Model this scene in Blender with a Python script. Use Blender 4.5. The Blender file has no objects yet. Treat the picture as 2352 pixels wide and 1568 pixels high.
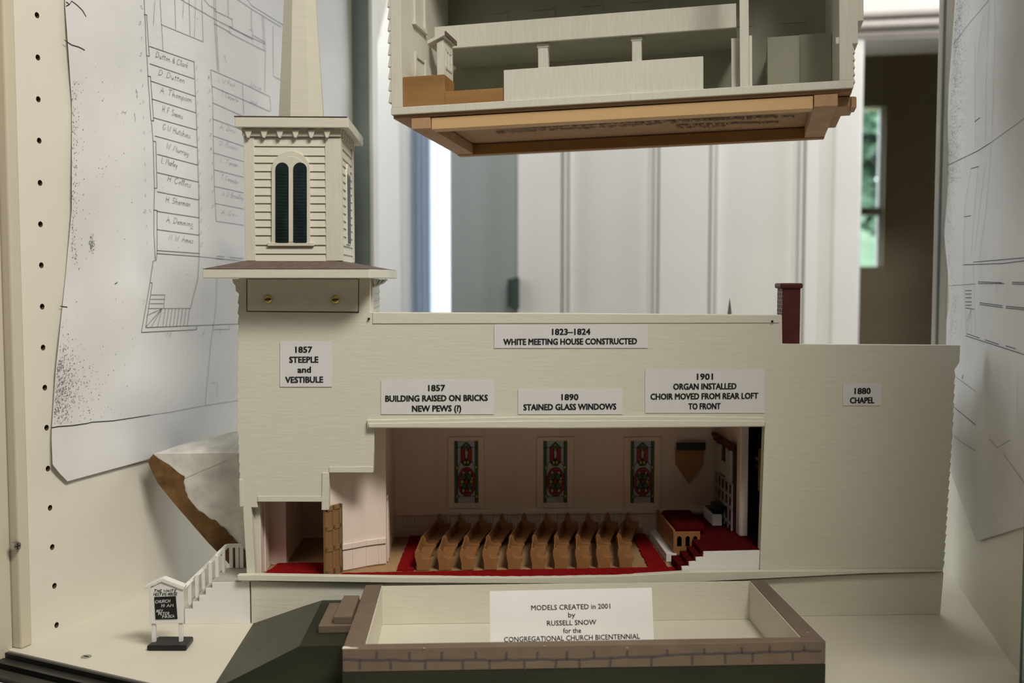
import bpy, bmesh, math, random
from mathutils import Vector, Matrix
random.seed(7)
C = bpy.context.scene
COL = C.collection
V = Vector

# ---------------------------------------------------------------- camera
F = 2350.0                      # focal length in pixels of the 2352 x 1568 frame
TH = math.atan(139.0 / F)       # the camera looks slightly down
DIR_U = V((0, math.sin(TH), math.cos(TH)))
DIR_F = V((0, math.cos(TH), -math.sin(TH)))


def ray(x, y):
    return V(((x - 1176) / F, 0, 0)) + DIR_U * (-(y - 784) / F) + DIR_F


PHI_C = math.atan(0.04)         # the cut-away church stands almost square to the camera
_r = ray(577, 1430)
_t = 0.78 / (_r.y - 0.04 * _r.x)
H = -_r.z * _t                  # camera height above the case floor (z = 0)
EYE = V((0, 0, H))

cam_data = bpy.data.cameras.new('camera')
cam = bpy.data.objects.new('camera', cam_data)
COL.objects.link(cam)
cam.location = EYE
cam.rotation_euler = (math.pi / 2 - TH, 0, 0)
cam_data.sensor_width = 36
cam_data.lens = F * 36 / 2352
cam_data.clip_start = 0.02
cam_data.dof.use_dof = True
cam_data.dof.focus_distance = 0.77
cam_data.dof.aperture_fstop = 6.5
C.camera = cam

# ---------------------------------------------------------------- light, exposure
C.view_settings.view_transform = 'Standard'
C.view_settings.look = 'None'
C.view_settings.exposure = 0.0
C.view_settings.gamma = 1.0
C.view_settings.use_curve_mapping = False
C.cycles.use_denoising = True
C.cycles.max_bounces = 10
C.cycles.diffuse_bounces = 5
C.cycles.transparent_max_bounces = 16
C.cycles.sample_clamp_indirect = 4.0
C.cycles.caustics_reflective = False
C.cycles.caustics_refractive = False

world = bpy.data.worlds.new('sky')
C.world = world
world.use_nodes = True
bg_node = world.node_tree.nodes['Background']
bg_node.inputs[0].default_value = (0.80, 0.88, 1.0, 1)
bg_node.inputs[1].default_value = 5.0


def area(name, loc, target, size, power, col, size_y=None):
    ld = bpy.data.lights.new(name, 'AREA')
    ld.energy = power
    ld.color = col
    ld.size = size
    if size_y:
        ld.shape = 'RECTANGLE'
        ld.size_y = size_y
    o = bpy.data.objects.new(name, ld)
    COL.objects.link(o)
    o.location = loc
    o.rotation_euler = (V(target) - V(loc)).to_track_quat('-Z', 'Y').to_euler()
    return o


# ceiling lamp before the case, partly cut off from its right end by the right case wall; the others are added fills
area('room_lamp', (0.47, 0.04, H + 1.00), (0.0, 0.75, 0.1), 0.60, 21, (1.0, 0.95, 0.85), 0.25)
area('front_ambient_fill', (-0.9, -1.0, H + 1.4), (0.0, 0.75, 0.1), 0.60, 4, (1.0, 0.95, 0.90))  # unseen weak lamp added as ambient fill from the front
area('rear_door_fill', (0.35, 1.35, H + 1.35), (0.15, 2.15, 0.3), 0.5, 14, (1.0, 0.96, 0.93))  # unseen lamp added to brighten the white door behind the case
area('rear_cool_fill_right', (1.35, 1.55, H + 0.55), (-0.2, 1.05, 0.35), 0.7, 9, (0.84, 0.91, 1.0))  # unseen lamp added to throw cool daylight on the left plan
area('rear_cool_fill_left', (-0.62, 1.95, H + 0.35), (0.37, 0.82, 0.30), 0.9, 8, (0.90, 0.95, 1.0))  # added lamp boosting the rear daylight on the right plan; no window here

# ---------------------------------------------------------------- materials
MATS = {}


def mat(name, col, rough=0.6, var=0.05, scale=40.0, stretch=(1, 1, 1), bump=0.0, spec=0.3, metal=0.0, col2=None):
    if name in MATS:
        return MATS[name]
    m = bpy.data.materials.new(name)
    m.use_nodes = True
    nt = m.node_tree
    b = nt.nodes['Principled BSDF']
    b.inputs['Roughness'].default_value = rough
    b.inputs['Metallic'].default_value = metal
    b.inputs['Specular IOR Level'].default_value = spec
    tc = nt.nodes.new('ShaderNodeTexCoord')
    mp = nt.nodes.new('ShaderNodeMapping')
    mp.inputs['Scale'].default_value = stretch
    nz = nt.nodes.new('ShaderNodeTexNoise')
    nz.inputs['Scale'].default_value = scale
    nz.inputs['Detail'].default_value = 5
    nt.links.new(tc.outputs['Object'], mp.inputs[0])
    nt.links.new(mp.outputs[0], nz.inputs['Vector'])
    rp = nt.nodes.new('ShaderNodeValToRGB')
    c2 = col2 or tuple(max(0, c * (1 - 2 * var)) for c in col)
    c1 = col if col2 else tuple(min(1, c * (1 + var)) for c in col)
    rp.color_ramp.elements[0].position = 0.3
    rp.color_ramp.elements[1].position = 0.7
    rp.color_ramp.elements[0].color = (*c2, 1)
    rp.color_ramp.elements[1].color = (*c1, 1)
    nt.links.new(nz.outputs['Fac'], rp.inputs[0])
    nt.links.new(rp.outputs[0], b.inputs['Base Color'])
    if bump > 0:
        bp = nt.nodes.new('ShaderNodeBump')
        bp.inputs['Strength'].default_value = bump
        bp.inputs['Distance'].default_value = 0.0006
        nt.links.new(nz.outputs['Fac'], bp.inputs['Height'])
        nt.links.new(bp.outputs[0], b.inputs['Normal'])
    MATS[name] = m
    return m


def glass_mat(name, tint, refl=0.06):
    m = bpy.data.materials.new(name)
    m.use_nodes = True
    nt = m.node_tree
    nt.nodes.remove(nt.nodes['Principled BSDF'])
    out = nt.nodes['Material Output']
    tr = nt.nodes.new('ShaderNodeBsdfTransparent')
    tr.inputs[0].default_value = (*tint, 1)
    gl = nt.nodes.new('ShaderNodeBsdfGlossy')
    gl.inputs['Roughness'].default_value = 0.02
    mx = nt.nodes.new('ShaderNodeMixShader')
    mx.inputs[0].default_value = refl
    nt.links.new(tr.outputs[0], mx.inputs[1])
    nt.links.new(gl.outputs[0], mx.inputs[2])
    nt.links.new(mx.outputs[0], out.inputs[0])
    return m


def sheer_mat(name, col):
    m = bpy.data.materials.new(name)
    m.use_nodes = True
    nt = m.node_tree
    nt.nodes.remove(nt.nodes['Principled BSDF'])
    out = nt.nodes['Material Output']
    a = nt.nodes.new('ShaderNodeBsdfTranslucent')
    a.inputs[0].default_value = (*col, 1)
    d = nt.nodes.new('ShaderNodeBsdfDiffuse')
    d.inputs[0].default_value = (*col, 1)
    mx = nt.nodes.new('ShaderNodeMixShader')
    mx.inputs[0].default_value = 0.3
    nt.links.new(a.outputs[0], mx.inputs[1])
    nt.links.new(d.outputs[0], mx.inputs[2])
    nt.links.new(mx.outputs[0], out.inputs[0])
    return m


CREAM = mat('cream_paint', (0.675, 0.655, 0.555), 0.5, 0.018, 55, (1, 1, 9), 0.22)
CREAMV = mat('cream_paint_upright_grain', (0.675, 0.655, 0.555), 0.5, 0.022, 55, (9, 9, 1), 0.2)
CREAMD = mat('cream_paint_groove', (0.50, 0.465, 0.36), 0.6, 0.05, 55)
CFLOOR = mat('white_case_floor', (0.66, 0.625, 0.53), 0.45, 0.012, 12, spec=0.35)
CASE = mat('white_laminate', (0.74, 0.71, 0.63), 0.45, 0.012, 12, spec=0.35)
STRIP = mat('ivory_strip', (0.60, 0.55, 0.44), 0.5, 0.03, 20, (1, 1, .2))
PAPER = mat('plan_paper', (0.73, 0.72, 0.72), 0.8, 0.03, 14, bump=0.1)
PAPER_R = mat('worn_plan_paper', (0.70, 0.695, 0.69), 0.8, 0.07, 9, bump=0.1)
LABEL = mat('label_paper', (0.71, 0.70, 0.71), 0.7, 0.015, 30)
CARD = mat('card_stock', (0.80, 0.785, 0.765), 0.7, 0.01, 30)
INK = mat('black_ink', (0.012, 0.012, 0.014), 0.7, 0.1)
PENCIL = mat('grey_ink', (0.16, 0.16, 0.17), 0.8, 0.2, 300)
FAINT = mat('faint_pencil', (0.34, 0.34, 0.35), 0.8, 0.2, 300)
BROWNINK = mat('brown_ink', (0.07, 0.04, 0.02), 0.8, 0.2)
PINK = mat('pale_pink_paint', (0.80, 0.68, 0.60), 0.6, 0.03, 60, (1, 1, .2), 0.15)
FLOORB = mat('tan_floor', (0.38, 0.24, 0.12), 0.6, 0.12, 60, (1, .2, 1))
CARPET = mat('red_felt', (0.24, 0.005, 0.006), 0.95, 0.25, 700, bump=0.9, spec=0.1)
RED_SHADED = mat('red_felt_shaded', (0.085, 0.004, 0.006), 0.95, 0.25, 700, bump=0.9, spec=0.05)  # platform shade is put into this darker red
CURTAIN = mat('near_black_red_lining', (0.012, 0.003, 0.004), 0.9, 0.3, 200)
PEW = mat('pew_wood', (0.30, 0.142, 0.052), 0.55, 0.12, 90, (1, 1, .15), 0.15)
OAK = mat('golden_wood', (0.36, 0.19, 0.07), 0.5, 0.16, 60, (.1, 1, 1), 0.15)
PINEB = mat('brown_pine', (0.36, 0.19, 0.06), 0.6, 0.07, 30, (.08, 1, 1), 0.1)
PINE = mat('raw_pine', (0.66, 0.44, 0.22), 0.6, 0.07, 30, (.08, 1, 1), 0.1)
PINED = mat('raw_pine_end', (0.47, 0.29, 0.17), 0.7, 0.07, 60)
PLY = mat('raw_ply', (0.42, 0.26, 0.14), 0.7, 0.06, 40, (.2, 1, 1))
DOORW = mat('brown_door_wood', (0.27, 0.155, 0.065), 0.5, 0.1, 60, (1, 1, .1))
SHINGLE = mat('brown_roof', (0.135, 0.10, 0.08), 0.8, 0.15, 200, bump=0.4)
LOUVER = mat('dark_green_louver', (0.010, 0.024, 0.026), 0.45, 0.3, 130, (1, 1, .25), 0.3)
BRASS = mat('brass', (0.72, 0.55, 0.22), 0.28, 0.05, metal=1.0)
DARKGAP = mat('dark_slot', (0.02, 0.018, 0.015), 0.8)
BRICK = mat('dull_red_paint', (0.085, 0.016, 0.014), 0.6, 0.12, 90, bump=0.2)
BRICKB = mat('purple_brick', (0.15, 0.09, 0.09), 0.7, 0.12, 200)
MORTAR = mat('pale_mortar', (0.42, 0.40, 0.36), 0.8)
STONE = mat('taupe_stone_paint', (0.165, 0.122, 0.088), 0.6, 0.06, 70, bump=0.15)
JOINT = mat('blue_grey_joint', (0.085, 0.07, 0.072), 0.7)
GREEN = mat('dark_green_paint', (0.022, 0.024, 0.013), 0.55, 0.15, 60, (.2, 1, 1), 0.2)
GREEN_LIT = mat('green_paint_lit_slope', (0.075, 0.072, 0.050), 0.55, 0.10, 30, bump=0.1)  # lighter green for the bank's slope: its light is put into the colour
BLACK = mat('black_paint', (0.016, 0.016, 0.014), 0.35, 0.1)
CHALK = mat('chalk_white', (0.75, 0.77, 0.78), 0.9)
GREYP = mat('grey_paint_and_organ_shade', (0.42, 0.40, 0.36), 0.6, 0.05)  # plain grey paint; on the organ it puts shade into the white parts
ROUGHW = mat('rough_white_plaster', (0.76, 0.745, 0.70), 0.9, 0.12, 70, bump=1.0, spec=.1)
BARK = mat('rough_brown_wood', (0.17, 0.095, 0.04), 0.9, 0.25, 90, bump=1.0, spec=.1)
WHITE = mat('white_gloss_paint', (0.80, 0.79, 0.76), 0.4, 0.015, 6)
FARW = mat('warm_grey_room_paint', (0.34, 0.32, 0.28), 0.7, 0.02, 5)
OFFW = mat('aged_white_paint', (0.70, 0.685, 0.60), 0.5, 0.03, 55, (9, 9, 1), 0.3)
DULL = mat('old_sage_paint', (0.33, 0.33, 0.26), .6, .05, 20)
ROOMW = mat('white_room_paint', (0.78, 0.765, 0.735), 0.6, 0.02, 5)
REVEAL_SHADED = mat('shaded_reveal_grey_green', (0.31, 0.34, 0.33), 0.5, 0.05, 4, (8, 8, .2))  # shade on the reveal beside the door is put into this grey-green
HALL = mat('dark_hall_paint', (0.62, 0.54, 0.39), 0.7, 0.06, 3)
TRIMD = mat('taupe_moulding', (0.52, 0.48, 0.45), 0.5, 0.02)
HINGE = mat('green_bronze', (0.03, 0.06, 0.05), 0.4, 0.1)
GLASS = glass_mat('clear_glass', (0.985, 0.995, 0.99), 0.012)
GEDGE = mat('green_glass_edge', (0.10, 0.18, 0.15), 0.25, 0.05, spec=.6)
GEDGE2 = mat('grey_green_glass_edge', (0.20, 0.24, 0.225), 0.3, 0.05, spec=.6)
TRACK = mat('black_track', (0.020, 0.019, 0.016), 0.4, 0.1)
STEEL = mat('screw_steel', (0.5, 0.5, 0.5), 0.3, metal=1.0)
HOLE = mat('drilled_board', (0.14, 0.075, 0.045), 0.9)
WOODFLOOR = mat('room_floor_boards', (0.30, 0.2, 0.12), 0.5, 0.1, 6, (.2, 1, 1))
LEAF = mat('leaf_green', (0.15, 0.25, 0.16), 0.6, 0.3, 3)
GRASS = mat('lawn_green', (0.12, 0.20, 0.10), 0.8, 0.2, 3)
TRUNK = mat('trunk_brown', (0.09, 0.07, 0.05), 0.9)
SHEER = sheer_mat('sheer_white', (0.92, 0.94, 0.97))
JAMB_SKYLIT = sheer_mat('skylit_jamb_blue', (0.44, 0.48, 0.56))  # cool skylight on the window's left jamb is put into this blue
SG = {'pale': mat('pale_glass', (0.42, 0.44, 0.50), 0.3, 0.05), 'green': mat('green_glass', (0.05, 0.11, 0.05), 0.3),
      'red': mat('red_glass', (0.30, 0.012, 0.012), 0.3), 'yellow': mat('yellow_glass', (0.42, 0.36, 0.06), 0.3),
      'lead': mat('lead_line', (0.012, 0.02, 0.014), 0.5)}


# ---------------------------------------------------------------- mesh helpers
class MB:
    def __init__(s):
        s.v, s.f, s.m = [], [], []

    def face(s, pts, mi=0):
        n = len(s.v)
        s.v += [tuple(p) for p in pts]
        s.f.append(list(range(n, n + len(pts))))
        s.m.append(mi)
        return s

    def loft(s, loops, mi=0, cap=True, close=True):
        n = len(loops[0])
        b = len(s.v)
        for lp in loops:
            s.v += [tuple(p) for p in lp]
        for k in range(len(loops) - 1):
            for i in range(n if close else n - 1):
                j = (i + 1) % n
                s.f.append([b + k * n + i, b + k * n + j, b + (k + 1) * n + j, b + (k + 1) * n + i])
                s.m.append(mi)
        if cap:
            s.f.append([b + i for i in range(n)][::-1])
            s.f.append([b + (len(loops) - 1) * n + i for i in range(n)])
            s.m += [mi, mi]
        return s

    def box(s, x0, x1, y0, y1, z0, z1, mi=0):
        a = [(x0, y0, z0), (x1, y0, z0), (x1, y1, z0), (x0, y1, z0)]
        return s.loft([a, [(p[0], p[1], z1) for p in a]], mi)

    def prism(s, poly, y0, y1, mi=0):          # poly of (x, z), extruded in y
        return s.loft([[(p[0], y0, p[1]) for p in poly], [(p[0], y1, p[1]) for p in poly]], mi)

    def plan(s, poly, z0, z1, mi=0):           # poly of (x, y), extruded in z
        return s.loft([[(p[0], p[1], z0) for p in poly], [(p[0], p[1], z1) for p in poly]], mi)

    def tube(s, path, r, n=8, mi=0):
        path = [V(p) for p in path]
        loops = []
        for i, p in enumerate(path):
            t = (path[min(i + 1, len(path) - 1)] - path[max(i - 1, 0)]).normalized()
            a = V((0, 0, 1)) if abs(t.z) < 0.9 else V((1, 0, 0))
            e1 = t.cross(a).normalized()
            e2 = t.cross(e1)
            rr = r[i] if isinstance(r, (list, tuple)) else r
            loops.append([p + (e1 * math.cos(2 * math.pi * k / n) + e2 * math.sin(2 * math.pi * k / n)) * rr for k in range(n)])
        return s.loft(loops, mi)

    def bar(s, p, q, w, h, mi=0):              # rectangular bar from p to q
        p, q = V(p), V(q)
        t = (q - p).normalized()
        a = V((0, 1, 0)) if abs(t.y) < 0.9 else V((1, 0, 0))
        e1 = a
        e2 = t.cross(e1).normalized()
        lo = [p + e1 * i * w / 2 + e2 * j * h / 2 for i, j in ((-1, -1), (1, -1), (1, 1), (-1, 1))]
        return s.loft([lo, [x + (q - p) for x in lo]], mi)

    def build(s, name, mats, parent=None, bevel=0.0, smooth=False):
        me = bpy.data.meshes.new(name)
        me.from_pydata(s.v, [], s.f)
        ms = mats if isinstance(mats, (list, tuple)) else [mats]
        for m in ms:
            me.materials.append(m)
        for p, mi in zip(me.polygons, s.m):
            p.material_index = mi
        bm = bmesh.new()
        bm.from_mesh(me)
        bmesh.ops.recalc_face_normals(bm, faces=bm.faces)
        bm.to_mesh(me)
        bm.free()
        if smooth:
            for p in me.polygons:
                p.use_smooth = True
        o = bpy.data.objects.new(name, me)
        COL.objects.link(o)
        if parent is not None:
            o.parent = parent
        if bevel:
            bv = o.modifiers.new('edge', 'BEVEL')
            bv.width = bevel
            bv.segments = 2
            bv.limit_method = 'ANGLE'
            bv.angle_limit = 0.7
        return o


class Frame:
    """A local frame: u to the right, w away from the camera, n up; at() drops a pixel on the plane at depth d."""

    def __init__(s, o, u, w):
        s.o = V(o)
        s.u = V(u).normalized()
        s.w = (V(w) - s.u * V(w).dot(s.u)).normalized()
        s.n = s.u.cross(s.w)

    def local(s, p):
        p = V(p) - s.o
        return V((p.dot(s.u), p.dot(s.w), p.dot(s.n)))

    def world(s, p):
        return s.o + s.u * p[0] + s.w * p[1] + s.n * p[2]

    def at(s, x, y, d=0.0):
        r = ray(x, y)
        t = (d - (EYE - s.o).dot(s.w)) / r.dot(s.w)
        return s.local(EYE + r * t)

    def az(s, x, y, d=0.0):
        p = s.at(x, y, d)
        return (p.x, p.z)

    def atz(s, x, y, z):
        r = ray(x, y)
        t = (z - (EYE - s.o).dot(s.n)) / r.dot(s.n)
        return s.local(EYE + r * t)

    def matrix(s):
        m = Matrix.Identity(4)
        for i, a in enumerate((s.u, s.w, s.n)):
            for k in range(3):
                m[k][i] = a[k]
        m.translation = s.o
        return m

    def put(s, o):
        o.matrix_world = s.matrix()
        return o


def tag(o, label, cat, group=None):
    o['label'] = label
    o['category'] = cat
    if group:
        o['group'] = group
    return o


def thing(name, label, cat, frame=None, loc=None, group=None):
    o = bpy.data.objects.new(name, None)
    COL.objects.link(o)
    o.empty_display_size = 0.02
    if frame:
        f = frame
        o.matrix_world = f.matrix()
        if loc is not None:
            o.location = f.world(loc)
    return tag(o, label, cat, group)


def struct(o):
    o['kind'] = 'structure'
    return o


def note(o, text):
    o['label'] = text
    return o


_fonts = {}


def text_bm(mb, body, cx, cz, width, cap, y, bold=0.0, mi=0, tilt=0.0):
    """Lay a line of lettering in the x-z plane at depth y, centred on (cx, cz), fitted to width and cap height."""
    cu = bpy.data.curves.new('t', 'FONT')
    cu.body = body
    cu.size = 1.0
    cu.align_x = 'CENTER'
    cu.resolution_u = 2
    o = bpy.data.objects.new('t', cu)
    COL.objects.link(o)
    dg = bpy.context.evaluated_depsgraph_get()
    me = bpy.data.meshes.new_from_object(o.evaluated_get(dg))
    xs = [v.co.x for v in me.vertices]
    x0, x1 = min(xs), max(xs)
    sx = width / (x1 - x0)
    sy = cap / 0.73
    offs = [(0, 0)] if not bold else [(-bold, -bold * .5), (-bold, bold * .5), (0, 0), (bold, -bold * .5), (bold, bold * .5)]
    for k, (ox, oz) in enumerate(offs):
        base = len(mb.v)
        for v in me.vertices:
            x = (v.co.x - (x0 + x1) / 2) * sx + ox * sy
            z = (v.co.y - 0.365) * sy + oz * sy
            mb.v.append((cx + x * math.cos(tilt) - z * math.sin(tilt), y - .00001 * k, cz + x * math.sin(tilt) + z * math.cos(tilt)))
        for p in me.polygons:
            mb.f.append([base + i for i in p.vertices])
            mb.m.append(mi)
    bpy.data.objects.remove(o)
    bpy.data.curves.remove(cu)
    bpy.data.meshes.remove(me)


# a one-stroke hand, 4 wide and 6 high
STROKES = {
    'A': '0,0 1.6,6 3.6,0|.8,2.4 3,2.4', 'B': '.5,0 .5,6 2.6,6 3.2,4.6 2.2,3.3 .5,3|2.2,3.3 3.5,1.6 2.4,0 .5,0', 'C': '3.6,5 2.4,6 .8,5 .2,2.6 1,.4 2.4,0 3.6,1',
    'D': '.5,0 .7,6 2.6,5.6 3.7,3.4 3,1 .5,0', 'E': '3.4,5.7 1,6 .5,3.4 2.6,3.2|.5,3.4 .2,.6 1.6,0 3.4,.5', 'F': '.8,0 1,6 3.6,6|.9,3.2 2.8,3.2',
    'G': '3.4,5 2.2,6 .6,4.6 .3,2 1.4,0 3,.6 3.2,2.4 1.9,2.4', 'H': '.4,0 .6,6|3.2,0 3.4,6|.5,3 3.3,3.1', 'I': '1.4,0 1.6,6', 'L': '.8,6 .5,0 3.2,.2',
    'M': '0,0 .7,6 1.9,2 3.2,6 3.8,0', 'N': '.2,0 .5,6 3,0 3.4,6', 'O': '1.8,6 .4,4.4 .4,1.5 1.8,0 3.2,1.5 3.3,4.4 1.8,6', 'P': '.5,0 .6,6 2.8,5.8 3.3,4.2 2.4,3 .6,2.9',
    'R': '.5,0 .6,6 2.8,5.8 3.2,4.2 2.2,3.1 .6,3|1.8,3.1 3.5,0', 'S': '3.4,5.2 2,6 .7,5 1.2,3.4 3,2.5 3.2,.9 1.8,0 .3,.8', 'T': '1.8,0 1.9,6|0,6 3.8,6', 'U': '.4,6 .4,1.4 1.6,0 3,1.2 3.3,6',
    'V': '.2,6 1.7,0 3.4,6', 'W': '0,6 .9,0 2,4.4 3,0 4.2,6', 'Y': '.2,6 1.8,3 3.4,6|1.8,3 1.6,0',
    'a': '2.4,2.6 1,3 .2,1.4 .8,0 2,.6 2.5,3 2.4,.3 3,.2', 'b': '.3,6 .3,.3 1.6,0 2.4,1.4 1.4,2.8 .3,2', 'c': '2.2,2.5 1.2,3 .3,1.6 1,0 2.4,.5', 'd': '2.2,2.5 1,3 .2,1.2 1,0 2.2,1 2.6,6 2.4,.2 3,.2',
    'e': '.3,1.4 2.1,2 1.4,3 .4,1.8 .8,.1 2.4,.5', 'f': '2.2,5.6 1.2,5.8 1,0 .8,-2|.2,3 2,3', 'g': '2.3,2.6 1,3 .3,1.5 1,.3 2.2,1.4 2.2,-1.6 1,-2.2 .3,-1.2', 'h': '.3,0 .5,6|.4,1.8 1.6,3 2.2,2.2 2.3,0 3,.3',
    'i': '.3,2.4 .8,3 .8,.2 1.5,.4', 'k': '.3,0 .5,6|2,3 .5,1.5 2.3,0', 'l': '.3,1 1,5.6 .6,6 .5,.3 1.4,.3', 'm': '.2,0 .4,3|.4,2 1.1,3 1.5,2 1.5,0|1.5,2 2.3,3 2.8,2 2.9,0 3.5,.4', 'n': '.2,0 .4,3|.4,2 1.5,3 2,2 2.1,0 2.8,.4',
    'o': '1.2,3 .3,1.5 1.1,0 2,1.4 1.2,3 2.6,2.6', 'p': '.3,3 .2,-2.4|.3,2.2 1.5,3 2.2,1.5 1.2,.2 .3,.8', 'r': '.2,0 .4,3|.4,2 1.2,3 2,2.7', 's': '1.9,2.6 1,3 .8,2 1.9,1 1,0 .2,.5', 't': '.9,5 .8,.3 2,.3|.1,3.4 2,3.6',
    'u': '.3,3 .3,.6 1.2,0 2,1 2.2,3 2.2,.2 2.9,.3', 'v': '.2,3 1,0 2,3', 'w': '.2,3 .8,0 1.6,2.4 2.3,0 3.2,3', 'y': '.3,3 .8,.8 2,1.6|2.3,3 1.8,-1 .8,-2.2', 'x': '.2,3 2,0|2,3 .2,0',
    '.': '.4,0 .7,.3', '&': '3,0 .6,4.4 1.6,6 2.4,4.4 .3,1.4 1.4,0 3,2', "'": '.4,6 .3,5', '1': '1,5 1.7,6 1.6,0', '0': '1.6,6 .4,3 1.6,0 2.9,3 1.6,6', '2': '.4,5 1.6,6 2.8,4.6 .3,0 3,.2',
    '3': '.4,5.5 1.8,6 2.4,4.5 1.2,3.2 2.6,1.8 1.8,0 .3,.4', '4': '2,0 2.2,6 .2,2 3,2', '5': '2.8,6 .8,6 .6,3.4 2.2,3.4 2.4,1 1.4,0 .2,.5', '7': '.3,6 2.8,6 1.2,0', '8': '1.6,3.2 .6,4.6 1.6,6 2.6,4.6 .4,1.4 1.6,0 2.8,1.4 1.6,3.2', '9': '2.4,4 1.2,3.2 .5,4.8 1.6,6 2.4,4.6 2,0'}


def hand(txt, p0, p1, h, slant=0.25):
    """Polylines of handwriting in a plane, from p0 to p1 (baseline), letters h high; y grows downwards like pixels if h < 0."""
    pls, x = [], 0.0
    for ch in txt:
        if ch == ' ':
            x += 2.2
            continue
        g = STROKES.get(ch) or STROKES.get(ch.lower()) or STROKES.get(ch.upper())
        if not g:
            x += 2
            continue
        mxx = 0
        for pl in g.split('|'):
            pts = [tuple(map(float, q.split(','))) for q in pl.split()]
            mxx = max(mxx, max(q[0] for q in pts))
            pls.append([(x + q[0] + q[1] * slant, q[1]) for q in pts])
        x += mxx + (0.9 if ch.isupper() or ch.isdigit() else 0.35)
    tot = max(x, 1)
    dx, dy = (p1[0] - p0[0]) / tot, (p1[1] - p0[1]) / tot
    k = h / 6.0
    return [[(p0[0] + q[0] * dx, p0[1] + q[0] * dy + q[1] * k) for q in pl] for pl in pls]


def ribbon(mb, pts, width, nrm, mi=0):
    """A flat ink line along 3-D pts on a surface with normal nrm."""
    pts = [V(p) for p in pts]
    nrm = V(nrm)
    L = []
    for i, p in enumerate(pts):
        t = pts[min(i + 1, len(pts) - 1)] - pts[max(i - 1, 0)]
        if t.length < 1e-9:
            t = V((1, 0, 0))
        e = nrm.cross(t).normalized() * width / 2
        L.append((p + e, p - e))
    for a, b in zip(L, L[1:]):
        mb.face([a[0], a[1], b[1], b[0]], mi)


def interp(pts, x):
    if x <= pts[0][0]:
        return pts[0][1]
    for a, b in zip(pts, pts[1:]):
        if x <= b[0]:
            return a[1] + (b[1] - a[1]) * (x - a[0]) / (b[0] - a[0])
    return pts[-1][1]


# ---------------------------------------------------------------- frames
CH = Frame((0, 0.78, 0), (math.cos(PHI_C), math.sin(PHI_C), 0), (-math.sin(PHI_C), math.cos(PHI_C), 0))


def floor_pt(x, y, z=0.0):
    r = ray(x, y)
    return EYE + r * ((z - H) / r.z)


_lw = floor_pt(110, 1460)
_lu = V((0.36, 1, 0)).normalized()
LW = Frame(_lw, _lu, (-_lu.y, _lu.x, 0))
_ra, _rb = floor_pt(2335, 1540), floor_pt(2193, 1333)
_ru = (_ra - _rb).normalized()                     # runs from the back to the front
RW = Frame(_rb, _ru, (-_ru.y, _ru.x, 0))
BG = Frame((0, 2.15, 0), V((1, -0.18, 0)), V((0.18, 1, 0)))

# ================================================================ SETTING: the display case
Z_TOP = 0.95
lw_back = LW.at(815, 784).x
lw_front = LW.at(46, 800).x


def wall_left():
    bm = bmesh.new()
    x0, x1, z0, z1 = lw_front, lw_back, 0.0, Z_TOP

    def loop(pts):
        vs = [bm.verts.new((p[0], 0, p[1])) for p in pts]
        return vs, [bm.edges.new((vs[i], vs[(i + 1) % len(vs)])) for i in range(len(vs))]
    edges = loop([(x0, z0), (x1, z0), (x1, z1), (x0, z1)])[1]
    holes = [(85, 35), (87, 132), (88, 228), (90, 323), (92, 420), (93, 515), (95, 609), (97, 704), (99, 798), (103, 890), (107, 982), (110, 1076),
             (115, 1166), (120, 1256), (125, 1345), (130, 1435)]
    cx = [LW.at(*p) for p in holes]
    step = (cx[0].z - cx[5].z) / 5
    rings = []
    for p in cx + [V((cx[0].x, 0, cx[0].z + step * k)) for k in (1, 2, 3, 4)]:
        vs, es = loop([(p.x + 0.0022 * math.cos(2 * math.pi * k / 14), p.z + 0.0022 * math.sin(2 * math.pi * k / 14)) for k in range(14)])
        edges += es
        rings.append(vs)
    bmesh.ops.triangle_fill(bm, use_beauty=True, use_dissolve=False, edges=edges)
    for vs in rings:
        back = [bm.verts.new((v.co.x, 0.009, v.co.z)) for v in vs]
        for i in range(14):
            f = bm.faces.new((vs[i], vs[(i + 1) % 14], back[(i + 1) % 14], back[i]))
            f.material_index = 1
        f = bm.faces.new(back)
        f.material_index = 1
    # outer shell of the board
    o = [bm.verts.new(p) for p in ((x0, .019, z0), (x1, .019, z0), (x1, .019, z1), (x0, .019, z1))]
    bm.faces.new(o)
    bmesh.ops.recalc_face_normals(bm, faces=bm.faces)
    me = bpy.data.meshes.new('wall_left')
    bm.to_mesh(me)
    bm.free()
    me.materials.append(CASE)
    me.materials.append(HOLE)
    ob = bpy.data.objects.new('wall_left', me)
    COL.objects.link(ob)
    LW.put(ob)
    return struct(ob)


wl = wall_left()
rw_back = RW.at(2172, 784).x
rw_front = RW.at(2480, 800).x
struct(RW.put(MB().box(rw_back, rw_front + .12, 0, .019, 0, Z_TOP).build('wall_right', CASE)))

# ivory stile with a screw at the front of the left wall
p = [LW.at(x, 800).x for x in (47, 21, 4, -60)]
st = struct(LW.put(MB().box(p[1], p[0], -.0035, .018, 0, Z_TOP).build('trim_1', STRIP, bevel=.0015)))
struct(LW.put(MB().box(p[3], p[1] - .0005, .004, .03, -.05, Z_TOP).build('trim_2', STRIP, bevel=.001)))
sc = LW.at(39, 1254, -.0035)
sm = MB()
sm.tube([(sc.x, sc.y - .0005, sc.z), (sc.x, sc.y + .003, sc.z)], .0032, 14)
for k in (0, 1):
    a = .0022
    sm.box(sc.x - (a if k else .0004), sc.x + (a if k else .0004), sc.y - .0008, sc.y - .0004, sc.z - (.0004 if k else a), sc.z + (.0004 if k else a), 1)
sm.build('screw', [STEEL, DARKGAP], st)

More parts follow.
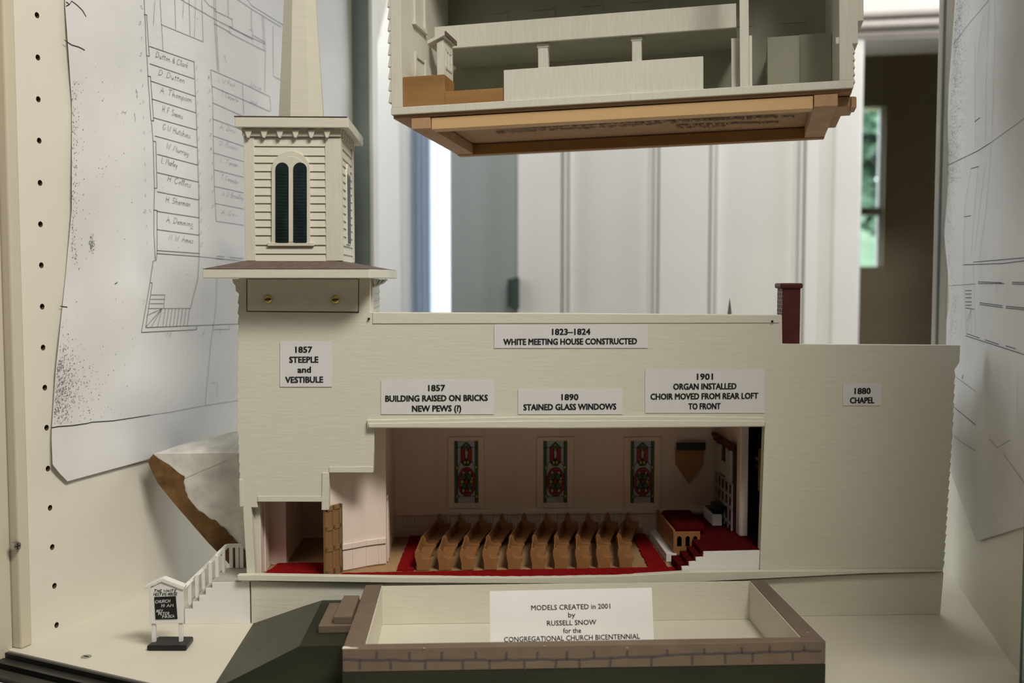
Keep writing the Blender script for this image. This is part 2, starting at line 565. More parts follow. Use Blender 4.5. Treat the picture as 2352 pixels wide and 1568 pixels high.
# case floor with the sill and the track of the sliding front
fl_a = floor_pt(2, 1489)
front_u = (floor_pt(345, 1568) - fl_a).normalized()
CF = Frame(fl_a, front_u, (-front_u.y, front_u.x, 0))
corners = [(-.02, -.004), (.62, -.004), (.62, .55), (-.02, .55)]
fl = MB()
fl.plan([(-.03, 0), (.80, 0), (.80, .72), (-.03, .60)], -.018, 0)
struct(CF.put(fl.build('floor', CFLOOR)))
ft = MB()
for k in range(2):
    ft.box(-.14, .75, -.0025 - .0125 - k * .0155, -.0025 - k * .0155 - .0015, -.012, -.004)
ft.box(-.14, .75, -.034, -.0008, -.02, -.010)
ft.box(-.14, .75, -.0030, -.0008, -.012, -.0008)
ft.box(-.14, .75, -.0165, -.0145, -.012, -.0015)
ft.box(-.14, .75, -.0340, -.0310, -.012, -.0015)
struct(CF.put(ft.build('trim_3', TRACK)))
struct(CF.put(MB().box(-.14, .75, -.10, -.0345, -.9, -.0035).build('trim_4', WHITE, bevel=.002)))
sc2 = CF.local(floor_pt(198, 1508))
sm = MB()
sm.tube([(sc2.x, sc2.y, .0004), (sc2.x, sc2.y, -.002)], .0036, 14)
sm.box(sc2.x - .0022, sc2.x + .0022, sc2.y - .0004, sc2.y + .0004, .0004, .0006, 1)
ob = CF.put(sm.build('trim_5', [STEEL, DARKGAP]))
struct(ob)

# back pane with its edge and jambs
bl = LW.world((lw_back, 0, 0))
br = RW.world((rw_back, 0, 0))
bu = (br - bl).normalized()
BK = Frame(bl, bu, (-bu.y, bu.x, 0))
W_BACK = (br - bl).length
xg = [BK.at(x, 500).x for x in (818, 850, 858)]
xr = [BK.at(x, 500).x for x in (2146, 2156, 2162, 2170)]
pane = MB().box(xg[1], xr[1], .002, .005, .001, Z_TOP).build('window_1', GLASS)
struct(BK.put(pane))
m_ = MB()
m_.box(-.004, xg[1], -.001, .012, 0, Z_TOP, 0)
m_.box(xg[1], xg[2], .000, .012, 0, Z_TOP, 1)
m_.box(xr[0], xr[1], .000, .012, 0, Z_TOP, 1)
m_.box(xr[1], xr[2], -.001, .012, 0, Z_TOP, 0)
m_.box(xr[2], xr[3] + .004, .000, .012, 0, Z_TOP, 1)
ob = m_.build('jamb', [GEDGE2, WHITE], pane)
struct(CF.put(MB().plan([(-.05, -.03), (.75, -.03), (.75, .62), (-.05, .62)], Z_TOP, Z_TOP + .019).build('ceiling', CASE)))
# sliding front pane: only its polished edge shows, far right
pe = floor_pt(2341, 1568, .0)
GP = Frame(pe, front_u, (-front_u.y, front_u.x, 0))
pg = MB()
pg.box(.0016, .16, 0, .005, 0, .9, 0)
pg.box(0, .0016, 0, .005, 0, .9, 1)
struct(GP.put(pg.build('window_2', [GLASS, GEDGE])))

# ================================================================ SETTING: the room around and behind
ZF, ZC = -0.88, 2.0


def bgx(x, y=500, d=0.0):
    return BG.at(x, y, d).x


def bgbox(name, m, x0, x1, d0, d1, z0, z1, bevel=0.0):
    return struct(BG.put(MB().box(x0, x1, d0, d1, z0, z1).build(name, m, bevel=bevel)))


xa, xb, xc, xd, xe = bgx(916), bgx(1036), bgx(1190), bgx(1880), bgx(1971)
xf = bgx(2330)
z_head = BG.at(2080, 88).z
w = MB()
w.box(-3.0, xa, 0, .14, ZF, ZC)
w.box(xd, xe, 0, .14, ZF, ZC)
w.box(xe, xf, 0, .14, z_head, ZC)
w.box(xf, 3.0, 0, .14, ZF, ZC)
w.box(xa, xb, 0, .14, ZF, -.45)
w.box(xa, xb, 0, .14, 1.25, ZC)
struct(BG.put(w.build('wall_back', ROOMW)))
bgbox('trim_6', REVEAL_SHADED, xb, xc, -.012, .12, ZF, ZC, .004)
# six-panel style door with hinges
door = MB()
xs = [bgx(v) for v in (1192, 1290, 1500, 1515, 1628, 1848, 1878)]
zt, zb = 1.25, ZF + .01
door.box(xs[0], xs[6], .014, .040, zb, zt)
z_lock = BG.at(1400, 1050).z
for x0, x1 in ((xs[0], xs[1]), (xs[3], xs[4]), (xs[5], xs[6])):
    door.box(x0, x1, -.016, .014, zb, zt)
for z0, z1 in ((zb, zb + .2), (z_lock - .1, z_lock), (zt - .12, zt)):
    door.box(xs[0], xs[6], -.0155, .014, z0, z1)
for x0 in (xs[1], xs[4]):
    door.box(x0 + .004, x0 + .011, -.010, .014, zb, zt)
    door.box(x0 + .015, x0 + .020, .002, .014, zb, zt)
for x0 in (xs[3], xs[5]):
    door.box(x0 - .011, x0 - .004, -.010, .014, zb, zt)
    door.box(x0 - .020, x0 - .015, .002, .014, zb, zt)
dr = struct(BG.put(door.build('door_1', WHITE, bevel=.0015)))
hp, hq = BG.at(1166, 640, -.02), BG.at(1194, 706, -.02)
hm = MB()
hm.box(hp.x, hq.x - .004, -.026, -.0125, hq.z, hp.z)
hm.tube([(hq.x - .006, -.026, hq.z - .003), (hq.x - .006, -.026, hp.z + .003)], .006, 10)
for k in (.2, .5, .8):
    hm.tube([(hp.x + .008, -.0275, hq.z + (hp.z - hq.z) * k), (hp.x + .008, -.025, hq.z + (hp.z - hq.z) * k)], .0025, 8)
hm.build('hinge', HINGE, dr, bevel=.001)
# casing edge and stepped head moulding over the dark opening
bgbox('trim_7', ROOMW, xe - .05, xe + .004, -.014, 0, ZF, z_head, .006)
hd = MB()
za, zm = BG.at(2080, 30).z, z_head
for k, (t, pr) in enumerate(((0, .030), (.30, .022), (.45, .034), (.75, .018))):
    hd.box(xe - .02, xf + .05, -pr, 0, zm + (za - zm) * (1 - t - .22), zm + (za - zm) * (1 - t))
hd.box(xe - .02, xf + .05, -.012, 0, zm - .004, za)
struct(BG.put(hd.build('trim_8', TRIMD, bevel=.004)))
# window with a sheer blind, left of the door
wn = MB()
wn.box(xa, xa + .004, .02, .14, -.45, 1.25)
wn.box(xb - .008, xb, .02, .14, -.45, 1.25)
wo = struct(BG.put(wn.build('window_3', WHITE, bevel=.003)))
cu = MB()
n = 40
rows = []
for k in range(n + 1):
    x = xa + .002 + (xb - xa - .004) * k / n
    rows.append((x, .165 + .010 * math.sin(k * 1.1)))
for a, b in zip(rows, rows[1:]):
    cu.face([(a[0], a[1], -.45), (b[0], b[1], -.45), (b[0], b[1], 1.25), (a[0], a[1], 1.25)])
cu.build('sheer_blind', SHEER, wo, smooth=True)
cu = MB()
xq_ = bgx(966)
rows = []
for k in range(31):
    x = xa + .002 + (xq_ - xa - .002) * k / 30
    rows.append((x, .085 + .010 * math.sin(k * .75)))
for a, b in zip(rows, rows[1:]):
    cu.face([(a[0], a[1], -.45), (b[0], b[1], -.45), (b[0], b[1], 1.25), (a[0], a[1], 1.25)])
cu.build('skylit_jamb_panel', JAMB_SKYLIT, wo, smooth=True)  # added cloth panel standing in for the sky-lit jamb

# the hall beyond the opening, dark, with a window on to the garden
hx0, hx1, hd1 = xe - .25, xf + .6, 1.3
gx0, gx1 = bgx(1880, 400, hd1), bgx(2031, 400, hd1)
gz1, gz0, gzm = BG.at(2000, 246, hd1).z, BG.at(2000, 612, hd1).z, BG.at(2000, 484, hd1).z
hw = MB()
hw.box(hx0, gx0, hd1, hd1 + .08, ZF, ZC)
hw.box(gx1, hx1, hd1, hd1 + .08, ZF, ZC)
hw.box(gx0, gx1, hd1, hd1 + .08, ZF, gz0)
hw.box(gx0, gx1, hd1, hd1 + .08, gz1, ZC)
hw.box(hx0 - .05, hx0, .14, hd1 + .08, ZF, ZC)
hw.box(hx1, hx1 + .05, .14, hd1 + .08, ZF, ZC)
hw.box(hx0, hx1, .14, hd1, ZC, ZC + .05)
hw.box(hx0, hx1, .14, hd1, ZF - .05, ZF)
hw.box(xe, hx1, .1401, .15, z_head, ZC)
hw.box(hx0, xe, .1401, .15, ZF, ZC)
struct(BG.put(hw.build('wall_hall', HALL)))
gw = MB()
gw.box(gx0, gx1, hd1 + .02, hd1 + .06, gzm - .012, gzm + .012)
gw.box(gx0, gx0 + .02, hd1 + .02, hd1 + .06, gz0, gz1)
gw.box(gx1 - .012, gx1, hd1 + .02, hd1 + .06, gz0, gz1)
w4 = struct(BG.put(gw.build('window_4', TRIMD)))
MB().box(gx0, gx1, hd1 + .035, hd1 + .04, gz0, gz1).build('pane', GLASS, w4)

# room shell
rs = MB()
rs.box(-3.0, 3.0, -2.3, 2.9, ZF - .05, ZF)
struct(rs.build('floor', WOODFLOOR))
struct(MB().plan([(-3, -2.3), (3, -2.3), (3, 1.75), (-3, 2.85)], ZC, ZC + .05).build('ceiling', FARW))
struct(MB().box(-3.05, -3.0, -2.3, 2.9, ZF, ZC).build('wall_side', FARW))
struct(MB().box(3.0, 3.05, -2.3, 1.9, ZF, ZC).build('wall_side', FARW))
struct(MB().box(-3.0, 3.0, -2.35, -2.3, ZF, ZC).build('wall_front', FARW))

# garden: lawn, trees
gc = BG.world((gx1 - .05, 7.0, 0))
lawn = MB()
N = 14
N = 22
for i in range(N):
    for j in range(N):
        q = []
        for di, dj in ((0, 0), (1, 0), (1, 1), (0, 1)):
            x, y = -4 + 18 * (i + di) / N, 3.9 + 20 * (j + dj) / N
            q.append((x, y, -1.0 + .155 * (y - 3.9) + .08 * math.sin(x * 2 + y)))
        lawn.face(q)
struct(lawn.build('ground', GRASS, smooth=True))


def tree(x, y, h, r, label, seed):
    rnd = random.Random(seed)
    base = -1.0 + .155 * (y - 3.9) - .1
    t = thing('garden_tree', label, 'tree', None, None, 'trees beyond the hall window')
    t.location = (x, y, base)
    tr = MB()
    tr.tube([(0, 0, 0), (.05, 0, h * .4), (0, .05, h * .8)], [.14, .10, .04], 8)
    for k in range(5):
        a = rnd.uniform(0, 6.28)
        tr.tube([(.03, 0, h * (.3 + .08 * k)), (math.cos(a) * r * .7, math.sin(a) * r * .7, h * (.5 + .08 * k))], [.05, .015], 6)
    tr.build('trunk', TRUNK, t)
    lf = MB()
    for k in range(1500):
        u, ph, cz = rnd.random() ** .4, rnd.uniform(0, 6.28), rnd.uniform(-1, 1)
        s = math.sqrt(1 - cz * cz)
        c = V((r * u * s * math.cos(ph), r * u * s * math.sin(ph), h * .62 + r * 1.15 * u * cz))
        d1 = V((rnd.uniform(-1, 1), rnd.uniform(-1, 1), rnd.uniform(-1, 1))).normalized()
        d2 = d1.orthogonal().normalized()
        L = rnd.uniform(.08, .15)
        lf.face([c - d1 * L, c + d2 * L * .5, c + d1 * L, c - d2 * L * .5])
    lf.build('foliage', LEAF, t)


tree(3.1, 7.6, 2.9, .75, 'broad green tree seen through the upper sash of the hall window', 3)
tree(4.9, 10.0, 3.6, 1.1, 'leafy tree farther off past the right edge of the hall window', 4)
tree(2.6, 12.0, 4.0, 1.2, 'distant leafy tree behind the left edge of the hall window', 5)

# ================================================================ PLANS PINNED ON THE WALLS
def sheet(frame, left, right, rows, cols, off):
    mb = MB()
    grid = []
    for i in range(rows + 1):
        t = i / rows
        a, b = left(t), right(t)
        row = []
        for j in range(cols + 1):
            s = j / cols
            x, y = a[0] + (b[0] - a[0]) * s, a[1] + (b[1] - a[1]) * s
            row.append(frame.at(x, y, -off(x, y)))
        grid.append(row)
    b0 = len(mb.v)
    for row in grid:
        mb.v += [tuple(p) for p in row]
    for i in range(rows):
        for j in range(cols):
            k = b0 + i * (cols + 1) + j
            mb.f.append([k, k + 1, k + cols + 2, k + cols + 1])
            mb.m.append(0)
    return mb


def polyfun(pts):
    L = [0]
    for a, b in zip(pts, pts[1:]):
        L.append(L[-1] + abs(b[1] - a[1]) + .001)
    tot = L[-1]

    def fn(t):
        s = t * tot
        for k in range(len(pts) - 1):
            if s <= L[k + 1]:
                q = (s - L[k]) / (L[k + 1] - L[k])
                a, b = pts[k], pts[k + 1]
                return (a[0] + (b[0] - a[0]) * q, a[1] + (b[1] - a[1]) * q)
        return pts[-1]
    return fn


def draw(frame, off, lines, width, name, m, parent, lift=.0004):
    mb = MB()
    for pl in lines:
        pts = []
        for a, b in zip(pl, pl[1:]):
            n = max(1, int(math.hypot(b[0] - a[0], b[1] - a[1]) / 25))
            for k in range(n):
                pts.append((a[0] + (b[0] - a[0]) * k / n, a[1] + (b[1] - a[1]) * k / n))
        pts.append(pl[-1])
        ribbon(mb, [frame.at(x, y, -off(x, y) - lift) for x, y in pts], width, (0, -1, 0))
    return mb.build(name, m, parent)


def off_l(x, y):
    edge = max(0, 1 - (x - 110) / 70.0)
    low = max(0, (y - 900) / 200.0)
    return .0012 + .0018 * math.sin(y * .009 + x * .004) ** 2 + .0035 * edge ** 2 * (.05 + low) + .0015 * max(0, math.sin((x - 380) * .012)) ** 2


pl_l = thing('floor_plan_sheet', 'large curling white seating plan with handwritten pew names on the left case wall', 'drawing', LW)
left_f = polyfun([(147, -60), (150, 20), (158, 130), (165, 240), (165, 480), (150, 640), (128, 850), (118, 1000), (121, 1070), (155, 1105)])
right_f = polyfun([(795, -60), (800, 60), (806, 240), (800, 700), (700, 1010), (660, 968)][:4] + [(780, 935)])
sheet(LW, left_f, right_f, 60, 40, off_l).build('paper', PAPER, pl_l, smooth=True)
rowsL = [(343, 106, 446, 142), (344, 146, 446, 181), (347, 186, 449, 221), (349, 227, 451, 259), (353, 270, 452, 298), (356, 312, 454, 339), (361, 354, 455, 379),
         (361, 396, 456, 418), (361, 440, 457, 459), (361, 485, 458, 500), (361, 527, 458, 540), (361, 575, 458, 582), (361, 582, 458, 589)]
ink = [[(a, b), (c, d)] for a, b, c, d in rowsL]
ink += [[(329, -50), (333, 34), (337, 128)], [(337, 34), (343, 128)], [(331, 33), (338, 34)], [(336, 128), (344, 129)], [(338, 130), (340, 174)],
        [(340, 175), (347, 276)], [(346, 176), (353, 277)], [(339, 174), (347, 176)], [(347, 276), (354, 278)], [(348, 278), (352, 324)], [(352, 324), (355, 431)],
        [(358, 325), (361, 432)], [(352, 324), (358, 325)], [(354, 432), (361, 432)], [(355, 432), (354, 482)], [(354, 482), (354, 540), (357, 598), (352, 600)],
        [(361, 483), (361, 577), (359, 600)], [(353, 482), (362, 483)], [(352, 600), (345, 648)], [(345, 648), (350, 650)], [(345, 649), (325, 763)], [(350, 650), (335, 752)],
        [(325, 763), (452, 757)], [(335, 752), (545, 744)], [(452, 749), (452, 757)], [(446, 140), (452, 290), (457, 440), (458, 590)]]
draw(LW, off_l, ink, .00045, 'ink_print', INK, pl_l)
grey = [[(375, 118), (368, 0), (366, -50)], [(370, 56), (467, 96)], [(404, 68), (400, -50)], [(437, 81), (433, -50)], [(467, 96), (462, -50)], [(458, 589), (455, 640), (438, 708)],
        [(400, -10), (497, 46), (560, 78), (610, 102)], [(446, -30), (480, 12), (497, 22)], [(490, -50), (493, 55), (500, 163)], [(494, -50), (497, 60), (503, 165)], [(492, 54), (530, 75)], [(492, 24), (535, 45)],
        [(533, 45), (535, 62), (527, 60)], [(527, 62), (527, 76), (580, 103), (580, 70), (572, 68)], [(527, 62), (580, 90)], [(580, 80), (610, 98)], [(580, 103), (610, 118)],
        [(605, 38), (610, 118), (608, 213)], [(602, 38), (606, 118)], [(540, -5), (577, 20), (645, 62)], [(550, -30), (577, 12), (655, 60)], [(577, 20), (578, 72)], [(523, -20), (525, 40)],
        [(627, 60), (628, 175), (652, 187)], [(650, 70), (650, 150)],
        [(484, 160), (560, 193), (620, 222)], [(484, 160), (489, 225), (490, 330), (493, 440), (497, 508)], [(487, 198), (620, 256)], [(489, 236), (560, 268)], [(489, 273), (560, 299)],
        [(490, 312), (560, 336)], [(491, 351), (560, 371)], [(492, 390), (560, 407)], [(493, 428), (560, 443)], [(494, 467), (560, 480)], [(497, 508), (560, 517)], [(557, 192), (560, 262)], [(620, 222), (622, 256)],
        [(347, 677), (379, 677)], [(346, 687), (378, 687)], [(345, 697), (376, 697)], [(341, 708), (438, 708)], [(372, 709), (335, 751)], [(372, 709), (338, 724)], [(372, 709), (348, 750)], [(372, 709), (362, 750)],
        [(379, 677), (376, 709)]] + [[(372 + 8 * k, 709), (366 + 8 * k, 750)] for k in range(1, 9)]
grey += [[(458, 589), (476, 591)], [(497, 588), (515, 590), (514, 596), (497, 594)], [(528, 591), (560, 594)], [(476, 591), (560, 600)], [(490, 745), (490, 757), (527, 756), (527, 745)]]
draw(LW, off_l, grey, .0004, 'pencil_print', PENCIL, pl_l)
names = [("Dutton & Clark", 357, 131, 432, 157), ("D. Dutton", 363, 172, 425, 192), ("A. Thompson", 368, 213, 441, 236), ("H. F. Simons", 372, 256, 420, 274), ("G W Hutchins", 373, 297, 437, 318),
         ("W. Murray", 382, 341, 433, 359), ("L. Marley", 370, 374, 407, 385), ("H. Collins", 384, 416, 438, 431), ("H. Sherman", 380, 464, 438, 475), ("A. Demming", 382, 510, 443, 521), ("N. W. Ames", 387, 551, 443, 559)]
hl = []
for t, x0, y0, x1, y1 in names:
    hl += hand(t, (x0, y0), (x1, y1), -14)
draw(LW, off_l, hl, .00033, 'handwriting_lettering', INK, pl_l)
faint = []
for t, x0, y0, x1, y1 in [("L W Peck", 500, 187, 540, 201), ("T. Carpenter", 508, 219, 548, 236), ("A. Dow", 505, 296, 540, 306), ("D. Evans", 503, 333, 545, 345), ("L. Tyman", 505, 372, 547, 384), ("T. Carpenter", 508, 410, 547, 424),
                          ("A D Bradley", 510, 450, 559, 459), ("A. Dow", 508, 492, 545, 499), ("Stowe", 572, 197, 600, 208), ("and", 575, 235, 590, 243), ("J. Wallace", 352, 75, 356, 5), ("Kimney", 420, 45, 423, -10), ("W. Simon", 447, 90, 450, -10),
                          ("on", 515, 128, 520, 145), ("53", 312, 208, 316, 230), ("42", 308, 262, 312, 282), ("H", 278, 262, 290, 264), ("12", 378, 774, 394, 774), ("7", 325, 700, 332, 700), ("4", 463, 770, 470, 770), ("2", 502, 765, 508, 765)]:
    faint += hand(t, (x0, y0), (x1, y1), -11)
for k in range(16):
    y = 20 + 36 * k
    faint += hand(random.choice("3457128"), (318 + random.uniform(-3, 12) + k, y), (323 + k, y + 2), -9)
    faint += hand(random.choice("3457128"), (447 + k * .8, 160 + 27 * k), (453 + k * .8, 161 + 27 * k), -8)
    if k < 10:
        faint += hand(random.choice("345718"), (476 + k, 180 + 33 * k), (482 + k, 181 + 33 * k), -7)
faint += [[(500, 605), (497, 700), (484, 800), (472, 930)], [(485, 880), (500, 878), (498, 915)]]
draw(LW, off_l, faint, .0003, 'faint_print', FAINT, pl_l)
wear = [[(118, 982), (135, 979), (165, 977), (200, 972), (212, 969), (260, 966), (300, 960), (345, 953)], [(152, 4), (160, 10), (165, 2), (178, 12), (190, 24), (198, 38)], [(148, 92), (165, 103), (182, 108), (195, 115)], [(138, 703), (155, 705)],
        [(264, 652), (270, 648)], [(160, 10), (152, 14)]]
draw(LW, off_l, wear, .0006, 'crease', INK, pl_l)
draw(LW, off_l, [[(345, 953), (400, 945), (450, 935), (480, 930), (545, 920)]], .0004, 'crease', FAINT, pl_l)
sp = MB()
rnd = random.Random(11)
for k in range(1500):
    mode = rnd.random()
    if mode < .6:
        y = rnd.gauss(900, 55)
        x = interp([(640, 150), (850, 128), (1000, 118)], y) + 3 + abs(rnd.gauss(0, 24 if rnd.random() < .7 else 70))
        if y > 972:
            continue
    elif mode < .8:
        y = rnd.uniform(180, 620)
        x = 165 + abs(rnd.gauss(0, 10))
    elif mode < .88:
        x, y = rnd.gauss(211, 3), rnd.gauss(562, 9)
    else:
        x, y = rnd.uniform(170, 480), rnd.uniform(20, 950)
    p = LW.at(x, y, -off_l(x, y) - .0005)
    s = rnd.uniform(.00015, .0005)
    sp.face([(p.x - s, p.y, p.z), (p.x, p.y, p.z - s * rnd.uniform(.4, 1.2)), (p.x + s, p.y, p.z), (p.x, p.y, p.z + s)])
note(sp.build('smudge_print', PENCIL, pl_l), 'dark copier specks')


def off_r(x, y):
    return .002 + .0025 * math.sin(y * .008) ** 2 + .004 * max(0, 1 - abs(y - 1000) / 150) * max(0, 1 - (x - 2180) / 120)


pr = thing('section_plan_sheet', 'torn-edged white architectural drawing on the right case wall', 'drawing', RW)
lf = polyfun([(2195, -60), (2193, 11), (2185, 119), (2179, 199), (2176, 283), (2176, 367), (2172, 421), (2167, 459), (2168, 536), (2176, 614), (2180, 668), (2184, 691), (2174, 729), (2173, 790), (2176, 1000), (2181, 1078), (2242, 1243)])
rf = polyfun([(2470, -60), (2470, 300), (2470, 700), (2470, 1172)])
sheet(RW, lf, rf, 70, 24, off_r).build('paper', PAPER_R, pr, smooth=True)
inkr = [[(2176, 380), (2246, 346), (2273, 329)], [(2213, 608), (2302, 605), (2352, 599), (2420, 590)], [(2235, 602), (2352, 592), (2420, 584)], [(2218, 771), (2333, 808), (2420, 836)], [(2220, 766), (2249, 776)], [(2262, 780), (2294, 791)], [(2310, 794), (2333, 801)],
        [(2217, 707), (2237, 710)], [(2230, 387), (2248, 382)], [(2214, 498), (2230, 495)], [(2238, 280), (2250, 270)], [(2246, 647), (2300, 649)], [(2246, 651), (2306, 651)], [(2324, 648), (2400, 650)], [(2324, 652), (2400, 654)],
        [(2250, 695), (2302, 702)], [(2250, 699), (2302, 706)], [(2310, 703), (2400, 712)], [(2310, 707), (2400, 716)], [(2189, 101), (2194, 95)], [(2190, 934), (2241, 976)]] + [[(2217, y), (2231, y)] for y in (667, 675, 683.5, 693, 701)]
draw(RW, off_r, inkr, .0005, 'ink_print', INK, pr)
greyr = [[(2283, -40), (2285, 77), (2280, 250), (2277, 325), (2270, 420), (2262, 500), (2249, 600)], [(2272, -20), (2267, 109)], [(2265, 145), (2263, 325)], [(2238, 100), (2239, 195), (2240, 340)], [(2230, 387), (2215, 475), (2213, 605)],
         [(2246, 383), (2238, 475), (2230, 590)], [(2262, 383), (2250, 475), (2239, 574)], [(2213, 608), (2214, 668), (2220, 771)], [(2235, 608), (2241, 771)], [(2230, 710), (2219, 740)], [(2230, 710), (2221, 762)], [(2230, 710), (2230, 768)],
         [(2189, 101), (2225, 55), (2271, 0), (2290, -20)], [(2273, 329), (2352, 272), (2420, 235)], [(2242, 155), (2258, 35)], [(2180, 656), (2240, 652)], [(2288, 650), (2290, 672)], [(2190, 862), (2240, 898)], [(2337, 850), (2336, 960)],
         [(2190, 1000), (2205, 1012), (2240, 1035)], [(2272, 1008), (2290, 1028), (2320, 1010)], [(2305, 1043), (2330, 1078), (2360, 1120)]]
draw(RW, off_r, greyr, .00035, 'pencil_print', PENCIL, pr)
sp = MB()
for k in range(2600):
    if rnd.random() < .75:
        y = rnd.uniform(0, 420)
        x = interp([(0, 2194), (119, 2186), (283, 2178), (420, 2174)], y) + abs(rnd.gauss(0, 14)) + 2
    else:
        y = rnd.uniform(420, 960)
        x = interp([(420, 2174), (560, 2172), (680, 2184), (790, 2176)], y) + abs(rnd.gauss(0, 9)) + 2
    p = RW.at(x, y, -off_r(x, y) - .0005)
    s = rnd.uniform(.0002, .0007)
    sp.face([(p.x - s, p.y, p.z), (p.x, p.y, p.z - s), (p.x + s, p.y, p.z), (p.x, p.y, p.z + s)])
bl_ = RW.at(2210, 865, -off_r(2210, 865) - .0006)
sp.face([(bl_.x + .0012 * math.cos(k), bl_.y, bl_.z + .0022 * math.sin(k)) for k in [i * .785 for i in range(8)]])
note(sp.build('smudge_print', PENCIL, pr), 'dark copier smudges')

# ================================================================ THE CUT-AWAY CHURCH
church = thing('church_model', 'cream cut-away wooden church model with tall steeple and open nave', 'model', CH)
a_ = lambda x, y=1000, d=0.0: CH.at(x, y, d).x
z_ = lambda y, x=1000, d=0.0: CH.at(x, y, d).z
az = CH.az

Z_SILL = CH.at(1000, 1322, 0).z        # floor of the nave
Z_BASE = CH.at(600, 1334, 0).z
D_BACK = 0.128


def saw(p, q, n, amp):
    out = []
    for k in range(n):
        t0, t1 = k / n, (k + .92) / n
        x0, y0 = p[0] + (q[0] - p[0]) * t0, p[1] + (q[1] - p[1]) * t0
        x1, y1 = p[0] + (q[0] - p[0]) * t1, p[1] + (q[1] - p[1]) * t1
        out += [(x0, y0), (x1 + amp, y1)]
    return out


fw = [(850, 717), (850, 637), (549, 637)] + saw((549, 650), (546, 990), 14, -3) + saw((548, 1000), (553, 1150), 7, -2) + [(547, 1092), (550, 1163), (558, 1165), (567, 1322),
      (586, 1322), (577, 1165), (592, 1165), (590, 1152), (738, 1152), (738, 1171), (755, 1171), (756, 1085), (857, 1085), (861, 970), (1757, 970), (1745, 1316), (2166, 1316)]
fw = [p for p in fw if p != (547, 1092)]
fw += saw((2166, 1308), (2186, 1000), 15, 3) + saw((2187, 990), (2192, 860), 6, 3) + [(2192, 850), (2204, 832), (2206, 793), (1797, 790), (1796, 723), (1300, 719)]
MB().prism([az(*p) for p in fw], 0, .008).build('front_wall', CREAM, church, bevel=.0003)

# trims applied on the front
tr = MB()
tr.prism([az(x, y, -.003) for x, y in ((843, 964), (1200, 957), (1500, 955), (1757, 958), (1757, 980), (1300, 984), (843, 983))], -.003, -.0001)
tr.prism([az(x, y, -.0045) for x, y in ((846, 972), (1200, 966), (1500, 965), (1757, 966), (1757, 979), (1300, 983), (846, 982))], -.0045, -.003)
note(tr.build('nave_trim', CREAM, church, bevel=.0006), 'raised strip over the nave opening')
tr = MB()
tr.prism([az(x, y, -.0007) for x, y in ((856, 718), (1300, 720), (1790, 724), (1790, 741), (1300, 742), (856, 743))], -.0007, -.0001)
tr.build('eaves_board', CREAM, church, bevel=.0004)
tr = MB()
tr.prism([az(x, y, -.0008) for x, y in ((592, 1139), (742, 1139), (742, 1152), (592, 1152))], -.0008, -.0001)
tr.prism([az(x, y, -.0008) for x, y in ((740, 1085), (756, 1085), (755, 1171), (739, 1171))], -.0009, -.0001)
tr.prism([az(x, y, -.0008) for x, y in ((756, 1072), (857, 1071), (857, 1085), (756, 1085))], -.0008, -.0001)
tr.prism([az(x, y, -.0008) for x, y in ((549, 1100), (557, 1100), (560, 1163), (551, 1163))], -.0012, -.0001)
tr.build('opening_trim', CREAM, church, bevel=.0003)
sill = [(545, 1321), (590, 1320), (900, 1325), (1200, 1327), (1420, 1323), (1570, 1314), (1745, 1312), (2166, 1310), (2166, 1312), (1979, 1317), (1600, 1336), (1300, 1340), (900, 1338), (547, 1333)]
MB().prism([az(x, y, -.006) for x, y in sill], -.006, -.0002).build('sill', CREAM, church, bevel=.0006)
fb = [(577, 1334), (900, 1338), (1300, 1339), (1600, 1336), (1979, 1318), (2166, 1313), (2158, 1403)]
poly = [az(x, y, 0) for x, y in fb]
poly = poly[:-1] + [(poly[-1][0], 0), (poly[0][0], 0)]
MB().prism(poly, -.0015, .02).build('foundation', CREAM, church, bevel=.0004)

# shell behind the front
xl, xrr = a_(575), a_(2150)
x_nl, x_nr = a_(876), a_(1748)
z_ceil = z_(972)
z_nave, z_chap = z_(724, 1700), z_(795, 2000)
b = MB()
b.box(xl, xrr, D_BACK + .0006, D_BACK + .008, 0, z_(960))
b.box(xl, xrr, .021, D_BACK, 0, .012)
b.box(xl - .004, xl + .004, .0085, D_BACK, .012, z_(1160))
b.box(xrr - .006, xrr, .0085, D_BACK, .012, z_(880))
b.build('rear_shell', CREAM, church)
b = MB()
b.box(xl + .0045, xrr - .0065, .0085, D_BACK, z_ceil, z_ceil + .004)
note(b.build('nave_ceiling', PINK, church), 'pale ceiling over the nave')
b = MB()
b.box(a_(1813), a_(1818), .0085, D_BACK, Z_SILL, z_ceil - .0002)
b.box(a_(577), a_(742), .0085, D_BACK, z_(1152), z_(1146))
note(b.build('inner_partition', PINK, church), 'partition')
b = MB()
yk = D_BACK + .012
b.loft([[(a_(858), .0085, z_nave - .002), (a_(858), yk, z_(955)), (a_(858), yk, z_(948)), (a_(858), .0085, z_nave)],
        [(a_(1795), .0085, z_nave - .002), (a_(1795), yk, z_(955)), (a_(1795), yk, z_(948)), (a_(1795), .0085, z_nave)]])
b.loft([[(a_(1800), .0085, z_chap - .007), (a_(1800), yk, z_(965)), (a_(1800), yk, z_(958)), (a_(1800), .0085, z_chap - .004)],
        [(xrr, .0085, z_chap - .007), (xrr, yk, z_(965)), (xrr, yk, z_(958)), (xrr, .0085, z_chap - .004)]])
b.build('roof', SHINGLE, church)

# nave floor, carpets
MB().box(a_(588), a_(1762), .0002, D_BACK, Z_SILL - .006, Z_SILL - .0012).build('nave_floor', FLOORB, church)


